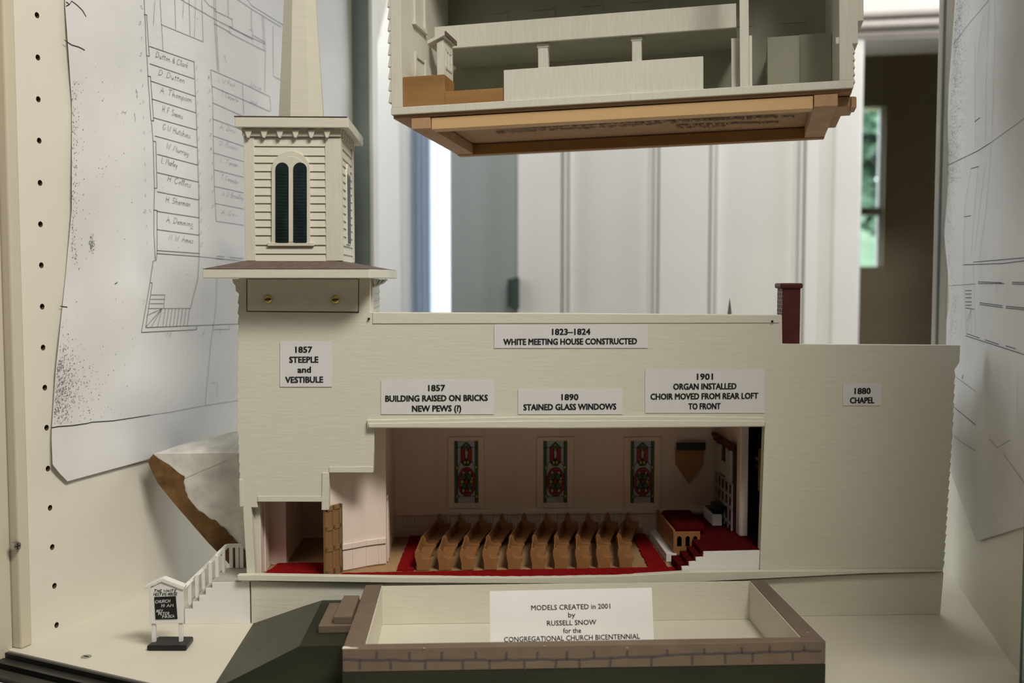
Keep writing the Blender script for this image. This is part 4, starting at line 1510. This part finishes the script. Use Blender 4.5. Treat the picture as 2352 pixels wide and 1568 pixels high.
con = thing('organ_console', 'small white console with black top on the platform beside the organ', 'console', CH)
q0, q1 = CH.at(1637, 1181, .08), CH.at(1658, 1207, .08)
b = MB()
b.box(q0.x, q1.x, .080, .114, zs_[3] + .0006, q0.z)
b.build('body', WHITE, con, bevel=.0003)
b = MB()
b.box(q0.x + .0003, q1.x - .0003, .0803, .1135, q0.z + .0001, q0.z + .0006)
note(b.build('lid', BLACK, con), 'black top')

org = thing('pipe_organ', 'tall dark red and white organ front on the right end wall of the nave', 'organ', CH)
xo = xc0 + .0018
zo0, zo1 = zs_[3] + .0006, CH.at(1680, 1008, .085).z
b = MB()
b.box(xo - .003, xo, .060, .122, zo0, zo1 - .004)
b.build('case', BRICK, org)
b = MB()
for y0, y1 in ((.060, .082), (.096, .121)):
    b.box(xo - .0062, xo - .0030, y0 - .001, y1 + .001, zo1 - .006, zo1 - .001)
    b.box(xo - .0074, xo - .0030, y0 - .002, y1 + .002, zo1 - .003, zo1 + .0005)
note(b.build('crown_moulding', BRICK, org, bevel=.0005), 'dark red stepped caps')
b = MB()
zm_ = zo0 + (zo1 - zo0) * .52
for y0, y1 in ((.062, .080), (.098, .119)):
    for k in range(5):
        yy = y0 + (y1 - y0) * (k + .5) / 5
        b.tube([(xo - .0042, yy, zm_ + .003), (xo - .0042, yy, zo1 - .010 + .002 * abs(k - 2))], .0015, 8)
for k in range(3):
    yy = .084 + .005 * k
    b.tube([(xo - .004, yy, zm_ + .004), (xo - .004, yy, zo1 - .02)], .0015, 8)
note(b.build('pipes', GREYP, org), 'white pipes')  # white pipes coloured grey, the organ's shade is in the colour
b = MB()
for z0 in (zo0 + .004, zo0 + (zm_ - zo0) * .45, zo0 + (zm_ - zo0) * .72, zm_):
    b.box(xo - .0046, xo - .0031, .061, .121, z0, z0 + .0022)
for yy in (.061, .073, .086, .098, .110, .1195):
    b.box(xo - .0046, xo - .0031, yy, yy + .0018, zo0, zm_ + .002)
b.build('white_lattice', GREYP, org, bevel=.0002)  # white lattice greyed for shade like the pipes
b = MB()
b.box(xo - .0130, xo - .0048, .082, .100, zo0 + .013, zo0 + .016)
b.box(xo - .0130, xo - .0048, .082, .100, zo0 + .0165, zo0 + .0170)
b.build('keyboard', BLACK, org)

shd = thing('wall_shield', 'pointed brown wooden shield with a dark top bar on the far nave wall', 'shield', CH)
d0 = D_BACK - .0017
b = MB()
b.prism([CH.az(x, y, d0) for x, y in ((1551, 1028), (1614, 1028), (1612, 1066), (1581, 1109), (1551, 1064))], d0 - .004, d0)
b.build('board', OAK, shd, bevel=.0004)
b = MB()
b.prism([CH.az(x, y, d0) for x, y in ((1551, 1014), (1617, 1014), (1617, 1031), (1551, 1031))], d0 - .0065, d0 - .0041)
note(b.build('top_bar', BLACK, shd, bevel=.0004), 'dark top bar')

# ================================================================ ENTRANCE STAIR
est = thing('entrance_stair', 'white entrance steps with handrail against the left end of the church', 'stairs', CH)
prof = [(427, 1412), (425, 1397), (445, 1396), (443, 1380), (459, 1379), (458, 1365), (475, 1364), (473, 1349), (490, 1348), (488, 1334), (573, 1335)]
pts = [az(x, y) for x, y in prof]
xl0, xl1 = az(430, 1412)[0], az(575, 1380)[0]
zland = pts[9][1]
heights = [az(x, y)[1] for x, y in ((435, 1396), (450, 1379), (466, 1364), (482, 1348), (520, 1334.5))]
edges_x = [az(x, y)[0] for x, y in ((425, 1396), (443, 1379), (458, 1364), (473, 1348), (488, 1334), (574.5, 1380))]
DW = .037
b = MB()
poly = [(edges_x[0], 0)]
for k in range(5):
    poly += [(edges_x[k], heights[k] - .0004), (edges_x[k + 1], heights[k] - .0004)]
poly += [(edges_x[5], 0)]
b.prism(poly, -.0012, DW)
b.build('stair_block', WHITE, est, bevel=.0002)
b = MB()
for k in range(5):
    x1 = edges_x[k + 1] if k < 4 else az(553, 1335)[0]
    b.box(edges_x[k] - .0006, x1, -.0006, DW, heights[k] - .0004, heights[k])
note(b.build('treads', GREYP, est), 'grey painted treads')
base = [(437, 1388, 0), (453, 1372, 1), (468, 1352, 2), (484, 1338, 3), (499, 1324, 4), (514, 1314, 4)]
rail = []
rl = [(425, 1346), (441, 1330), (456, 1315), (472, 1299), (487, 1284), (502, 1269), (521, 1252)]
for i, (x, y, k) in enumerate(base):
    p = CH.atz(x, y, heights[k])
    p.y = max(p.y, .004)
    p = V((CH.at(x, y, p.y).x, p.y, heights[k]))
    ztop_ = CH.at(x, interp([(425, 1347), (521, 1254)], x), p.y).z
    b = MB()
    b.box(p.x - .0012, p.x + .0012, p.y - .0011, p.y + .0011, heights[k] + .0001, ztop_)
    b.build('baluster', WHITE, est)
    rail.append(V((p.x, p.y, ztop_)))
first = V((CH.at(424, 1347, .003).x, .003, CH.at(424, 1347, .003).z))
land = [CH.at(521, 1253, .036), CH.at(556, 1252, .036)]
path = [first, rail[0], rail[2], rail[4], V((land[0].x, .036, land[0].z)), V((land[1].x, .036, land[1].z))]
b = MB()
for p, q in zip(path, path[1:]):
    b.bar(p, q, .0026, .0026)
b.build('handrail', WHITE, est)
for x in (531, 545, 555):
    c = CH.at(x, 1280, .036)
    b = MB()
    b.box(c.x - .0013, c.x + .0013, .0348, .0366, zland + .0001, land[0].z)
    b.build('baluster', WHITE, est)

# ================================================================ SIGN
S0 = floor_pt(380, 1497)
SG_F = Frame(S0, (1, .05, 0), (-.05, 1, 0))
sign = thing('church_sign', 'small white gabled notice sign with a blackboard on a black base', 'sign', SG_F)
sz = lambda x, y, d=0.0: SG_F.at(x, y, d)
b = MB()
q = [SG_F.atz(x, y, 0) for x, y in ((335, 1497), (425, 1497))]
hgt = sz(380, 1484).z
tq = [SG_F.atz(x, y, hgt) for x, y in ((336, 1482), (428, 1482), (445, 1460), (364, 1460))]
b.loft([[(p.x, p.y, 0) for p in tq], [(p.x, p.y, hgt) for p in tq]])
b.build('base', BLACK, sign, bevel=.0012)
ds = (tq[0].y + tq[2].y) / 2 - .001
Zs = lambda x, y: SG_F.az(x, y, ds)
for x in (354, 416):
    b = MB()
    x0, x1 = Zs(x - 4.5, 1460)[0], Zs(x + 4.5, 1460)[0]
    b.box(x0, x1, ds - .0014, ds + .0014, hgt - .0002, Zs(x, 1346)[1])
    b.build('post', WHITE, sign, bevel=.0003)
b = MB()
b.prism([Zs(x, y) for x, y in ((345, 1430), (424, 1428), (423, 1344), (375, 1332), (344, 1350))], ds - .0024, ds - .0015)
b.build('board', WHITE, sign, bevel=.0002)
b = MB()
b.prism([Zs(x, y) for x, y in ((336, 1350), (374, 1333), (424, 1352), (427, 1344), (378, 1325), (372, 1326), (335, 1344))], ds - .0034, ds + .0036)
b.build('gable_roof', WHITE, sign, bevel=.0003)
b = MB()
b.prism([Zs(x, y) for x, y in ((357, 1368), (406, 1366), (410, 1418), (360, 1419))], ds - .0029, ds - .0024)
bbd = note(b.build('blackboard', BLACK, sign), 'blackboard with chalked service time')


def scribble(lines, w, y, name, m, parent, frame_pt):
    mb = MB()
    for pl_ in lines:
        ribbon(mb, [(*((lambda c: (c[0], y, c[1]))(frame_pt(px, py))),) for px, py in pl_], w, (0, -1, 0))
    return mb.build(name, m, parent)


L_ = []
for t, x0, y0, x1, y1, h in (("CHURCH", 359, 1382, 394, 1380, -7), ("10 AM", 371, 1391, 402, 1390, -7), ("REV", 362, 1403, 377, 1402, -6), ("PETER", 366, 1409, 392, 1408, -6), ("PIASCA", 375, 1416, 404, 1414, -6)):
    L_ += hand(t, (x0, y0), (x1, y1), h, .1)
scribble(L_, .00036, ds - .00305, 'chalk_lettering', CHALK, bbd, Zs)
L_ = []
for t, x0, y0, x1, y1 in (("THE WHITE", 356, 1357, 408, 1357), ("MEETING HOUSE", 355, 1365, 410, 1364)):
    L_ += hand(t, (x0, y0), (x1, y1), -6, .1)
scribble(L_, .00042, ds - .0026, 'title_lettering', INK, sign, Zs)

# ================================================================ FOUNDATION BOX IN FRONT
ZR = .033
pFL, pFR = floor_pt(786, 1490, ZR), floor_pt(1897, 1472, ZR)
pBL, pBR = floor_pt(840, 1340, ZR), floor_pt(1757, 1333, ZR)
FBu = (pFR - pFL).normalized()
FB = Frame((pFL.x, pFL.y, 0), FBu, (-FBu.y, FBu.x, 0))
bL, bR = FB.local(pBL), FB.local(pBR)
Wd = (pFR - pFL).length
Dp = (bL.y + bR.y) / 2
iFL, iFR = FB.local(floor_pt(839, 1478, ZR)), FB.local(floor_pt(1840, 1462, ZR))
iBL, iBR = FB.local(floor_pt(877, 1341, ZR)), FB.local(floor_pt(1725, 1334, ZR))
fbx = thing('foundation_box', 'open grey-rimmed foundation box with painted stone blocks, white inside, holding a printed card', 'model', FB)
zband = FB.at(1300, 1535, 0).z
rimt = .003


def ring(mb, z0, z1, inset=0.0, mi=0, front=True):
    L = [((0, 0), (Wd, 0), (iFR.x + inset, iFR.y + inset), (iFL.x - inset, iFL.y + inset)), ((0, 0), (iFL.x - inset, iFL.y), (iBL.x - inset, Dp), (bL.x, Dp)), ((Wd, 0), (iFR.x + inset, iFR.y), (iBR.x + inset, Dp), (bR.x, Dp))]
    for k in L:
        mb.plan(k, z0, z1, mi)


b = MB()
ring(b, zband, ZR)
b.build('stone_rim', STONE, fbx, bevel=.0006)
b = MB()
ring(b, 0, zband - .0001)
note(b.build('green_base', GREEN, fbx), 'dark green painted lower walls')
b = MB()
ins = .0006
b.plan([(iFL.x, iFL.y + .0001), (iFL.x + ins, iFL.y + .0001), (iBL.x + ins, Dp), (iBL.x, Dp)], .003, ZR - .0006)
b.plan([(iFR.x - ins, iFR.y + .0001), (iFR.x, iFR.y + .0001), (iBR.x, Dp), (iBR.x - ins, Dp)], .003, ZR - .0006)
b.plan([(iFL.x + ins, iFL.y + .0001), (iFR.x - ins, iFR.y + .0001), (iFR.x - ins, iFR.y + ins), (iFL.x + ins, iFL.y + ins)], .003, ZR - .0006)
b.plan([(iFL.x, iFL.y), (iFR.x, iFR.y), (iBR.x, Dp), (iBL.x, Dp)], .001, .0028)
note(b.build('white_lining', CFLOOR, fbx), 'white inside faces')
b = MB()
b.plan([(iBL.x + ins, Dp - .002), (iBR.x - ins, Dp - .002), (iBR.x - ins, Dp), (iBL.x + ins, Dp)], .003, ZR - .001)
note(b.build('back_panel', CREAM, fbx), 'cream back face')
j = MB()
rj = random.Random(5)
ymid = lambda x: interp([(786, 1513), (950, 1516), (1300, 1514), (1600, 1502), (1897, 1493)], x)
ytop_ = lambda x: interp([(786, 1496), (1200, 1497), (1500, 1492), (1897, 1479)], x)
ybot = lambda x: interp([(786, 1536), (950, 1536), (1200, 1537), (1500, 1528), (1700, 1522), (1897, 1513)], x)
jl = [[(x, ymid(x) + rj.uniform(-1.5, 1.5)) for x in range(788, 1897, 18)]]
for k, x in enumerate((866, 940, 1015, 1093, 1164, 1235, 1303, 1364, 1441, 1532, 1617, 1703, 1768, 1847)):
    jl.append([(x, ytop_(x)), (x + rj.uniform(-2, 2), ymid(x))])
for k, x in enumerate((827, 897, 978, 1063, 1124, 1204, 1278, 1330, 1403, 1497, 1590, 1665, 1729, 1820)):
    jl.append([(x, ymid(x)), (x + rj.uniform(-2, 2), ybot(x))])
for pl_ in jl:
    ribbon(j, [(FB.at(x, y, 0).x, -.0002, FB.at(x, y, 0).z) for x, y in pl_], .0012 if len(pl_) > 2 else .0014, (0, -1, 0))
note(j.build('joint_stripe', JOINT, fbx), 'blue-grey painted block joints')
b = MB()
c = FB.local(floor_pt(803, 1488, ZR))
b.plan([(c.x - .0045, c.y - .001), (c.x + .004, c.y - .001), (c.x + .0055, c.y + .0005), (c.x + .001, c.y + .001), (c.x - .002, c.y + .003), (c.x - .0045, c.y + .003)], ZR + .00002, ZR + .0001)
for x, y in ((1440, 1487), (1250, 1483), (1855, 1452), (974, 1488)):
    c = FB.local(floor_pt(x, y, ZR))
    b.plan([(c.x - .0006, c.y - .0003), (c.x + .0008, c.y), (c.x, c.y + .0005)], ZR + .00002, ZR + .0001)
note(b.build('paint_chips', CREAM, fbx), 'chips of bare cream paint')  # cream spots where the rim's paint has chipped off

# printed card standing in the box
dcard = FB.local(V((0, .655, 0))).y
CDF = Frame(FB.world((0, dcard, 0)), FBu, V((-FBu.y, FBu.x, -0.32)))
card = thing('printed_card', 'white printed card standing upright inside the grey-rimmed box', 'card', CDF)
q = [CDF.at(x, y) for x, y in ((1125, 1357), (1497, 1349), (1505, 1540), (1126, 1540))]
b = MB()
b.prism([(q[0].x, q[0].z), (q[1].x, q[1].z), (q[2].x, .0036), (q[3].x, .0036)], 0, .0006)
b.build('sheet', CARD, card)
t = MB()
for s, cx, cy, wd in (("MODELS CREATED in 2001", 1311, 1393, 181), ("by", 1313, 1411, 16), ("RUSSELL SNOW", 1313, 1429, 113), ("for the", 1314, 1447, 41), ("CONGREGATIONAL CHURCH BICENTENNIAL", 1314, 1464, 311), ("Organized in 1801", 1316, 1481, 117)):
    c, e, f = CDF.at(cx, cy), CDF.at(cx + wd / 2, cy), CDF.at(cx, cy - 12)
    text_bm(t, s, c.x, c.z, 2 * (e.x - c.x), f.z - c.z, -.0002, 0.010, tilt=.008)
t.build('lettering', INK, card)

# ================================================================ LAWN BANK AND STEPS
lb = thing('lawn_bank', 'dark green sloping bank at the left side of the grey-rimmed box', 'model', FB)
zA, zD = .0180, .0275
A = FB.local(floor_pt(740, 1378, zA))
D_ = FB.local(floor_pt(687, 1484, zD))
Bq = FB.local(floor_pt(584, 1428, 0))
E = FB.local(floor_pt(484, 1586, 0))
xr0 = lambda y: bL.x * y / Dp - .0006
b = MB()
top = [(A.x, A.y, zA), (xr0(A.y), A.y, zA), (xr0(D_.y), D_.y, zD), (D_.x, D_.y, zD)]
bot = [(Bq.x, Bq.y, 0), (xr0(A.y), A.y, 0), (xr0(D_.y), D_.y, 0), (E.x, E.y, 0)]
b.v += top + bot
for f, mi in (((0, 1, 2, 3), 0), ((4, 7, 6, 5), 0), ((0, 3, 7, 4), 1), ((3, 2, 6, 7), 0), ((1, 0, 4, 5), 0), ((2, 1, 5, 6), 0)):
    b.f.append(list(f))
    b.m.append(mi)
b.build('bank', [GREEN, GREEN_LIT], lb)
stp = thing('side_steps', 'two taupe wooden steps on the dark green bank against the grey rim', 'steps', FB)
zbank = lambda y: zA + (A.y - y) / (A.y - D_.y) * (zD - zA)
zz_ = .02
for _ in range(12):
    zz_ = zbank(FB.local(floor_pt(731, 1455, zz_)).y)
yf = FB.local(floor_pt(731, 1455, zz_)).y
z1 = FB.at(760, 1437, yf).z
p = [FB.local(floor_pt(x, y, z1)) for x, y in ((731, 1437), (757, 1384))]
b = MB()
foot = [(p[0].x, p[0].y), (xr0(p[0].y), p[0].y), (xr0(p[1].y), p[1].y), (p[1].x, p[1].y)]
b.loft([[(q[0], q[1], zbank(q[1]) + .0002) for q in foot], [(q[0], q[1], z1) for q in foot]])
b.build('lower_step', STONE, stp, bevel=.0003)
yb = FB.local(floor_pt(766, 1433, z1)).y
z2 = FB.at(790, 1416, yb).z
p = [FB.local(floor_pt(x, y, z2)) for x, y in ((766, 1416), (790, 1367))]
b = MB()
b.plan([(p[0].x, p[0].y), (xr0(p[0].y), p[0].y), (xr0(p[1].y), p[1].y), (p[1].x, p[1].y)], z1 + .0001, z2)
b.build('upper_step', STONE, stp, bevel=.0003)

# ================================================================ ROUGH SLAB BEHIND THE TOWER
slab = thing('leaning_slab', 'rough white plastered slab with a bare brown edge leaning behind the tower', 'slab', CH)
rs_ = random.Random(9)


def jag(p, q, n, a):
    return [(p[0] + (q[0] - p[0]) * k / n + rs_.uniform(-a, a) * (0 < k), p[1] + (q[1] - p[1]) * k / n + rs_.uniform(-a, a) * (0 < k)) for k in range(n)]


dA = .062
edge_in = jag((424, 1094), (422, 1112), 3, 2) + jag((422, 1112), (430, 1142), 4, 2) + jag((430, 1142), (457, 1174), 6, 2) + jag((457, 1174), (500, 1201), 6, 2) + jag((500, 1201), (548, 1247), 7, 2) + [(600, 1300)]
edge_out = [(339, 1058), (346, 1076), (362, 1109), (406, 1163), (478, 1246), (520, 1288), (560, 1335)]
top_edge = jag((352, 1043), (399, 1076), 4, 1.5) + jag((399, 1076), (424, 1094), 3, 2)
body = edge_in + [(640, 1310), (640, 1024)] + jag((640, 1005), (547, 1040), 5, 1.5) + jag((547, 1040), (424, 1093), 7, 1.5)
m = MB()
f0 = [CH.at(x, y, dA) for x, y in body]
f1 = [p + V((.0, .045, .012)) for p in f0]
m.loft([f0, f1])
note(m.build('plaster_face', ROUGHW, slab, bevel=.0006), 'rough white plaster')
m = MB()
bro = top_edge + edge_in + edge_out[::-1]
pts2 = [CH.at(x, y, dA - .001) for x, y in bro]
m.loft([pts2, [p + V((.003, .026, -.004)) for p in pts2]])
note(m.build('bare_edge', BARK, slab), 'bare brown edge')
m = MB()
tp = [CH.at(x, y, dA - .0005) for x, y in ((352, 1042), (395, 1072), (425, 1092), (547, 1040), (640, 1003))]
bk = [CH.at(x, y, dA + .042) for x, y in ((364, 1041), (435, 1014), (482, 1002), (547, 989), (640, 968))]
m.loft([[p for p in tp] + [q for q in bk[::-1]], [p - V((0, 0, .002)) for p in tp] + [q - V((0, 0, .002)) for q in bk[::-1]]])
m.build('plaster_top', ROUGHW, slab)

# ================================================================ STEEPLE TIP BEHIND THE ROOF
tf = Frame(CH.world((CH.at(1676, 690, .165).x, .165, 0)), CH.u, CH.w)
st_ = thing('small_steeple', 'tip of a small grey steeple peeking over the nave roof', 'model', tf)
zt1, zt0_ = tf.at(1675, 684).z, tf.at(1676, 722).z
wd = tf.at(1681, 722).x - tf.at(1670, 722).x
slope = wd / (zt1 - zt0_)
b = MB()
b.box(-.012, .012, -.012, .012, 0, .10)
b.build('tower', CREAM, st_)
b = MB()
hs = (zt1 - .10)
r_ = slope * hs * .5
b.loft([[(r_ * math.cos(k * math.pi / 4 + .39), r_ * math.sin(k * math.pi / 4 + .39), .10) for k in range(8)], [(.0001 * math.cos(k * math.pi / 4), .0001 * math.sin(k * math.pi / 4), zt1) for k in range(8)]])
b.build('spire', GREYP, st_)

# ================================================================ UPPER MODEL (FIRST MEETING HOUSE), HUNG ABOVE
r0 = ray(898, 264)
o_up = EYE + r0 * (0.80 / r0.y)
uw = V((1, -.23, .020))
UP = Frame(o_up, uw, V((.23, 1, -.035)))
um = thing('meeting_house_model', 'white cut-away meeting house model on a raw pine base hanging at the top', 'model', UP)
X = lambda x, y, d=0.0: UP.at(x, y, d)
xz = UP.az
DU = .135
pR = X(1961, 198)
WU = pR.x
zfl = X(921, 246).z                       # floor top at the front
b = MB()
b.box(0, WU, 0, DU, 0, zfl)
b.build('floor_board', OFFW, um, bevel=.0004)
HU = .185
xL = X(921, 120).x
xR0, xR1 = X(1928, 100).x, X(1958, 100).x
b = MB()
b.box(0.0005, xL, .0003, DU, zfl + .0001, HU)
for k in range(11):
    z0 = zfl + .004 + k * .0092
    b.loft([[(-.0022, .0003, z0), (.0004, .0003, z0), (.0004, .0003, z0 + .0088), (-.0004, .0003, z0 + .0088)], [(-.0022, DU, z0), (.0004, DU, z0), (.0004, DU, z0 + .0088), (-.0004, DU, z0 + .0088)]])
b.build('left_wall', OFFW, um, bevel=.0002)
b = MB()
b.box(xR0, xR1, .0003, DU, zfl + .0001, HU)
zz = lambda y, x=1960: X(x, y).z
b.box(xR1, X(1985, 20).x, .004, DU, zz(44, 1975), zz(-10, 1975))
b.box(xR1, X(1972, 60).x, .004, DU, zz(96, 1970), zz(44, 1970))
for k in range(5):
    z1 = zz(100 + 17 * k)
    b.loft([[(xR1, .004, z1 - .0055), (xR1 + .0022, .004, z1 - .0055), (xR1 + .0006, .004, z1), (xR1, .004, z1)], [(xR1, DU, z1 - .0055), (xR1 + .0022, DU, z1 - .0055), (xR1 + .0006, DU, z1), (xR1, DU, z1)]])
b.box(xR0 - .0024, xR0, .001, .004, zz(97), zz(82))
b.build('right_wall', OFFW, um, bevel=.0002)
b = MB()
b.box(xL + .0001, xR0 - .0001, DU - .005, DU, zfl + .0001, HU)
for k in range(7):
    x0 = xL + .035 + k * .042
    for z0, h in ((zfl + .012, .022), (zfl + .078, .030)):
        b.box(x0, x0 + .020, DU - .0056, DU - .0051, z0, z0 + h)
        b.box(x0 + .0015, x0 + .0185, DU - .0064, DU - .0057, z0 + h - .003, z0 + h - .001)
b.build('rear_wall', DULL, um)
# lid so the interior stays dim
MB().box(0, WU, 0, DU, HU + .0002, HU + .004).build('upper_ceiling', OFFW, um)
# window casings on the left inner wall
b = MB()
for y0, z0, z1 in ((.030, zz(20, 960), HU - .01), (.030, zfl + .016, zfl + .050)):
    b.box(xL + .0001, xL + .0022, y0, y0 + .003, z0, z1)
    b.box(xL + .0001, xL + .0022, y0 + .026, y0 + .029, z0, z1)
    b.box(xL + .0001, xL + .0030, y0 - .002, y0 + .031, z0 - .003, z0)
    b.box(xL + .0001, xL + .0014, y0 + .003, y0 + .026, z1 - .003, z1)
b.build('window_casing', OFFW, um, bevel=.0002)
# gallery
dG = .062
q = [X(x, y, dG) for x, y in ((997, 62), (1690, 4), (1690, 53), (1043, 110))]
gz1, gz0 = q[0].z, X(1045, 110, dG).z
gxa, gxb = X(998, 80, dG).x, X(1691, 30, dG).x
b = MB()
b.box(gxa, gxb, dG, dG + .003, gz0, gz1)
gal = b.build('gallery_front', OFFW, um, bevel=.0003)
b = MB()
b.box(gxa, gxb, dG + .0031, DU - .0068, gz0, gz0 + .0025)
b.build('gallery_floor', DULL, um)
for x0, x1 in ((1233, 1256), (1450, 1472)):
    b = MB()
    p0, p1 = X(x0, 120, dG).x, X(x1, 120, dG).x
    b.box(p0, p1, dG + .004, dG + .011, zfl + .0001, gz0 - .0001)
    b.box(p0 - .0008, p1 + .0008, dG + .0035, dG + .0115, gz0 - .004, gz0 - .0002)
    b.build('gallery_post', OFFW, um, bevel=.0006)
# front pew panel, partition, boxes
q0, q1, q2, q3 = X(1157, 225, .002), X(1615, 194, .002), X(1615, 129, .002), X(1157, 161, .002)
b = MB()
b.prism([(q0.x, zfl + .0003), (q1.x, zfl + .0003), (q2.x, q2.z), (q3.x, q3.z)], .002, .006)
b.build('pew_panel', OFFW, um, bevel=.0002)
b = MB()
p0, p1 = X(1699, 100, .001).x, X(1720, 100, .001).x
b.box(p0, p1, .001, .006, zfl + .0001, HU)
b.build('partition_post', OFFW, um, bevel=.0003)
b = MB()
b.box(p0 - .006, p0 - .0002, .010, .03, zfl + .0001, zz(78, 1700))
b.box(p1 + .0002, p1 + .0022, .006, .03, zfl + .0001, zz(78, 1700))
b.build('partition_casing', OFFW, um)
b = MB()
p0, p1 = X(1763, 120, .06).x, X(1836, 120, .06).x
b.box(p0, p1, .060, DU - .007, zfl + .0001, X(1790, 84, .06).z)
b.build('rear_closet', DULL, um)
b = MB()
b.box(p1 + .0003, xR0 - .0003, .064, DU - .007, zfl + .0001, X(1790, 80, .06).z)
b.build('stair_box', DULL, um)
b = MB()
zb_ = X(980, 173, .003).z
b.box(xL + .0002, X(1021, 210, .003).x, .003, .030, zfl + .0002, zb_)
b.box(X(1021, 210, .003).x + .0001, X(1156, 215, .003).x, .003, .026, zfl + .0002, X(1100, 205, .003).z)
brn = note(b.build('pulpit_base', OAK, um, bevel=.0004), 'golden brown box below the pulpit')
# pulpit with sloping roof
b = MB()
x0, x1 = X(1007, 130, .010).x, X(1022, 130, .010).x
zpt = X(1022, 92, .010).z
b.box(x0, x1, .006, .010, zb_ + .0002, zpt)
b.box(x1 - .0015, x1, .010, .032, zb_ + .0002, zpt)
for s in (0, 1):
    b.box(x1, x1 + .0006, .012 + s * .014, .014 + s * .014, zb_ + .006, zpt - .006)
b.box(x1, x1 + .0006, .012, .028, zpt - .008, zpt - .006)
b.box(x1, x1 + .0006, .012, .028, zb_ + .006, zb_ + .008)
b.box(x1, x1 + .0006, .0192, .0206, zb_ + .006, zpt - .006)
pul = b.build('pulpit', OFFW, um, bevel=.0002)
b = MB()
xk0 = X(984, 100, .006).x
b.loft([[(xk0, .003, zpt - .004), (x1 + .002, .003, zpt + .002), (x1 + .002, .003, zpt + .0045), (xk0, .003, zpt - .0015)], [(xk0, .034, zpt - .004), (x1 + .002, .034, zpt + .002), (x1 + .002, .034, zpt + .0045), (xk0, .034, zpt - .0015)]])
b.build('pulpit_canopy', OFFW, pul)
b = MB()
b.loft([[(x1 + .0021, .003, zpt + .0015), (x1 + .0030, .003, zpt + .0015), (x1 + .0030, .003, zpt + .0050), (x1 + .0021, .003, zpt + .0050)], [(x1 + .0021, .034, zpt + .0015), (x1 + .0030, .034, zpt + .0015), (x1 + .0030, .034, zpt + .0050), (x1 + .0021, .034, zpt + .0050)]])
b.build('pulpit_roof_edge', SHINGLE, pul)
# raw pine base frame below
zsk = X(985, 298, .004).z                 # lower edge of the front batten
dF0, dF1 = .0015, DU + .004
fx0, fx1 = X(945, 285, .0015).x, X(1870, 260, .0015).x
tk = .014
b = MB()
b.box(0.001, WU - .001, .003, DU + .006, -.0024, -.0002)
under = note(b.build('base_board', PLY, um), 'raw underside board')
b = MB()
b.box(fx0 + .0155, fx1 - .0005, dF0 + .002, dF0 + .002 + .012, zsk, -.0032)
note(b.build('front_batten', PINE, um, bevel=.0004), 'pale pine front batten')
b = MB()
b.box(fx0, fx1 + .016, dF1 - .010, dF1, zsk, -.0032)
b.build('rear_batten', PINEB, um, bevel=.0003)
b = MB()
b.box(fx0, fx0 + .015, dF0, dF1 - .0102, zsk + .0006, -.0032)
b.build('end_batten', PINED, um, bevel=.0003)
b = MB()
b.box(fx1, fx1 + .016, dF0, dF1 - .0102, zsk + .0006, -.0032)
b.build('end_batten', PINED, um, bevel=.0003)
b = MB()
b.box(WU - .0005, WU + .003, .012, .030, -.0115, -.004)
b.box(WU - .010, WU + .002, .014, .050, -.010, -.0032)
b.build('corner_block', PINED, um, bevel=.0002)
wr = []
for t_, (x0, y0), (x1, y1) in (("This second model shows", (1134, 301), (1305, 288)), ("the Meeting House as it was built on the South green and dedicated in 1824 for the town", (1312, 287.5), (1780, 264.5)),
                               ("The first room on the ground floor of the Meeting House", (1136, 305), (1522, 282)), ("He was a craftsman of the parish and", (1539, 280), (1823, 265.5)),
                               ("Organized by the first Congregational Church", (1551, 287), (1789, 279)), ("of the old town", (1552, 292), (1668, 288.5))):
    p, q = UP.atz(x0, y0, -.0032), UP.atz(x1, y1, -.0032)
    h_ = abs(UP.atz((x0 + x1) / 2, (y0 + y1) / 2 - 4.2, -.0032).y - UP.atz((x0 + x1) / 2, (y0 + y1) / 2, -.0032).y)
    wr += hand(t_, (p.x, p.y), (q.x, q.y), h_)
b = MB()
for pl_ in wr:
    ribbon(b, [(p[0], p[1], -.0032) for p in pl_], .0009, (0, 0, -1))
note(b.build('handwriting_lettering', BROWNINK, um), 'handwritten note on the underside')
# hanging wires up to the case ceiling, outside the frame
for lx, ly in ((.01, .02), (WU - .01, .02), (.01, DU - .02), (WU - .01, DU - .02)):
    p = V((lx, ly, HU + .004))
    top_w = UP.world(p)
    q = UP.local(V((top_w.x, top_w.y, Z_TOP)))
    b = MB()
    b.tube([p, q], .0006, 6)
    b.build('hanging_wire', STEEL, um)
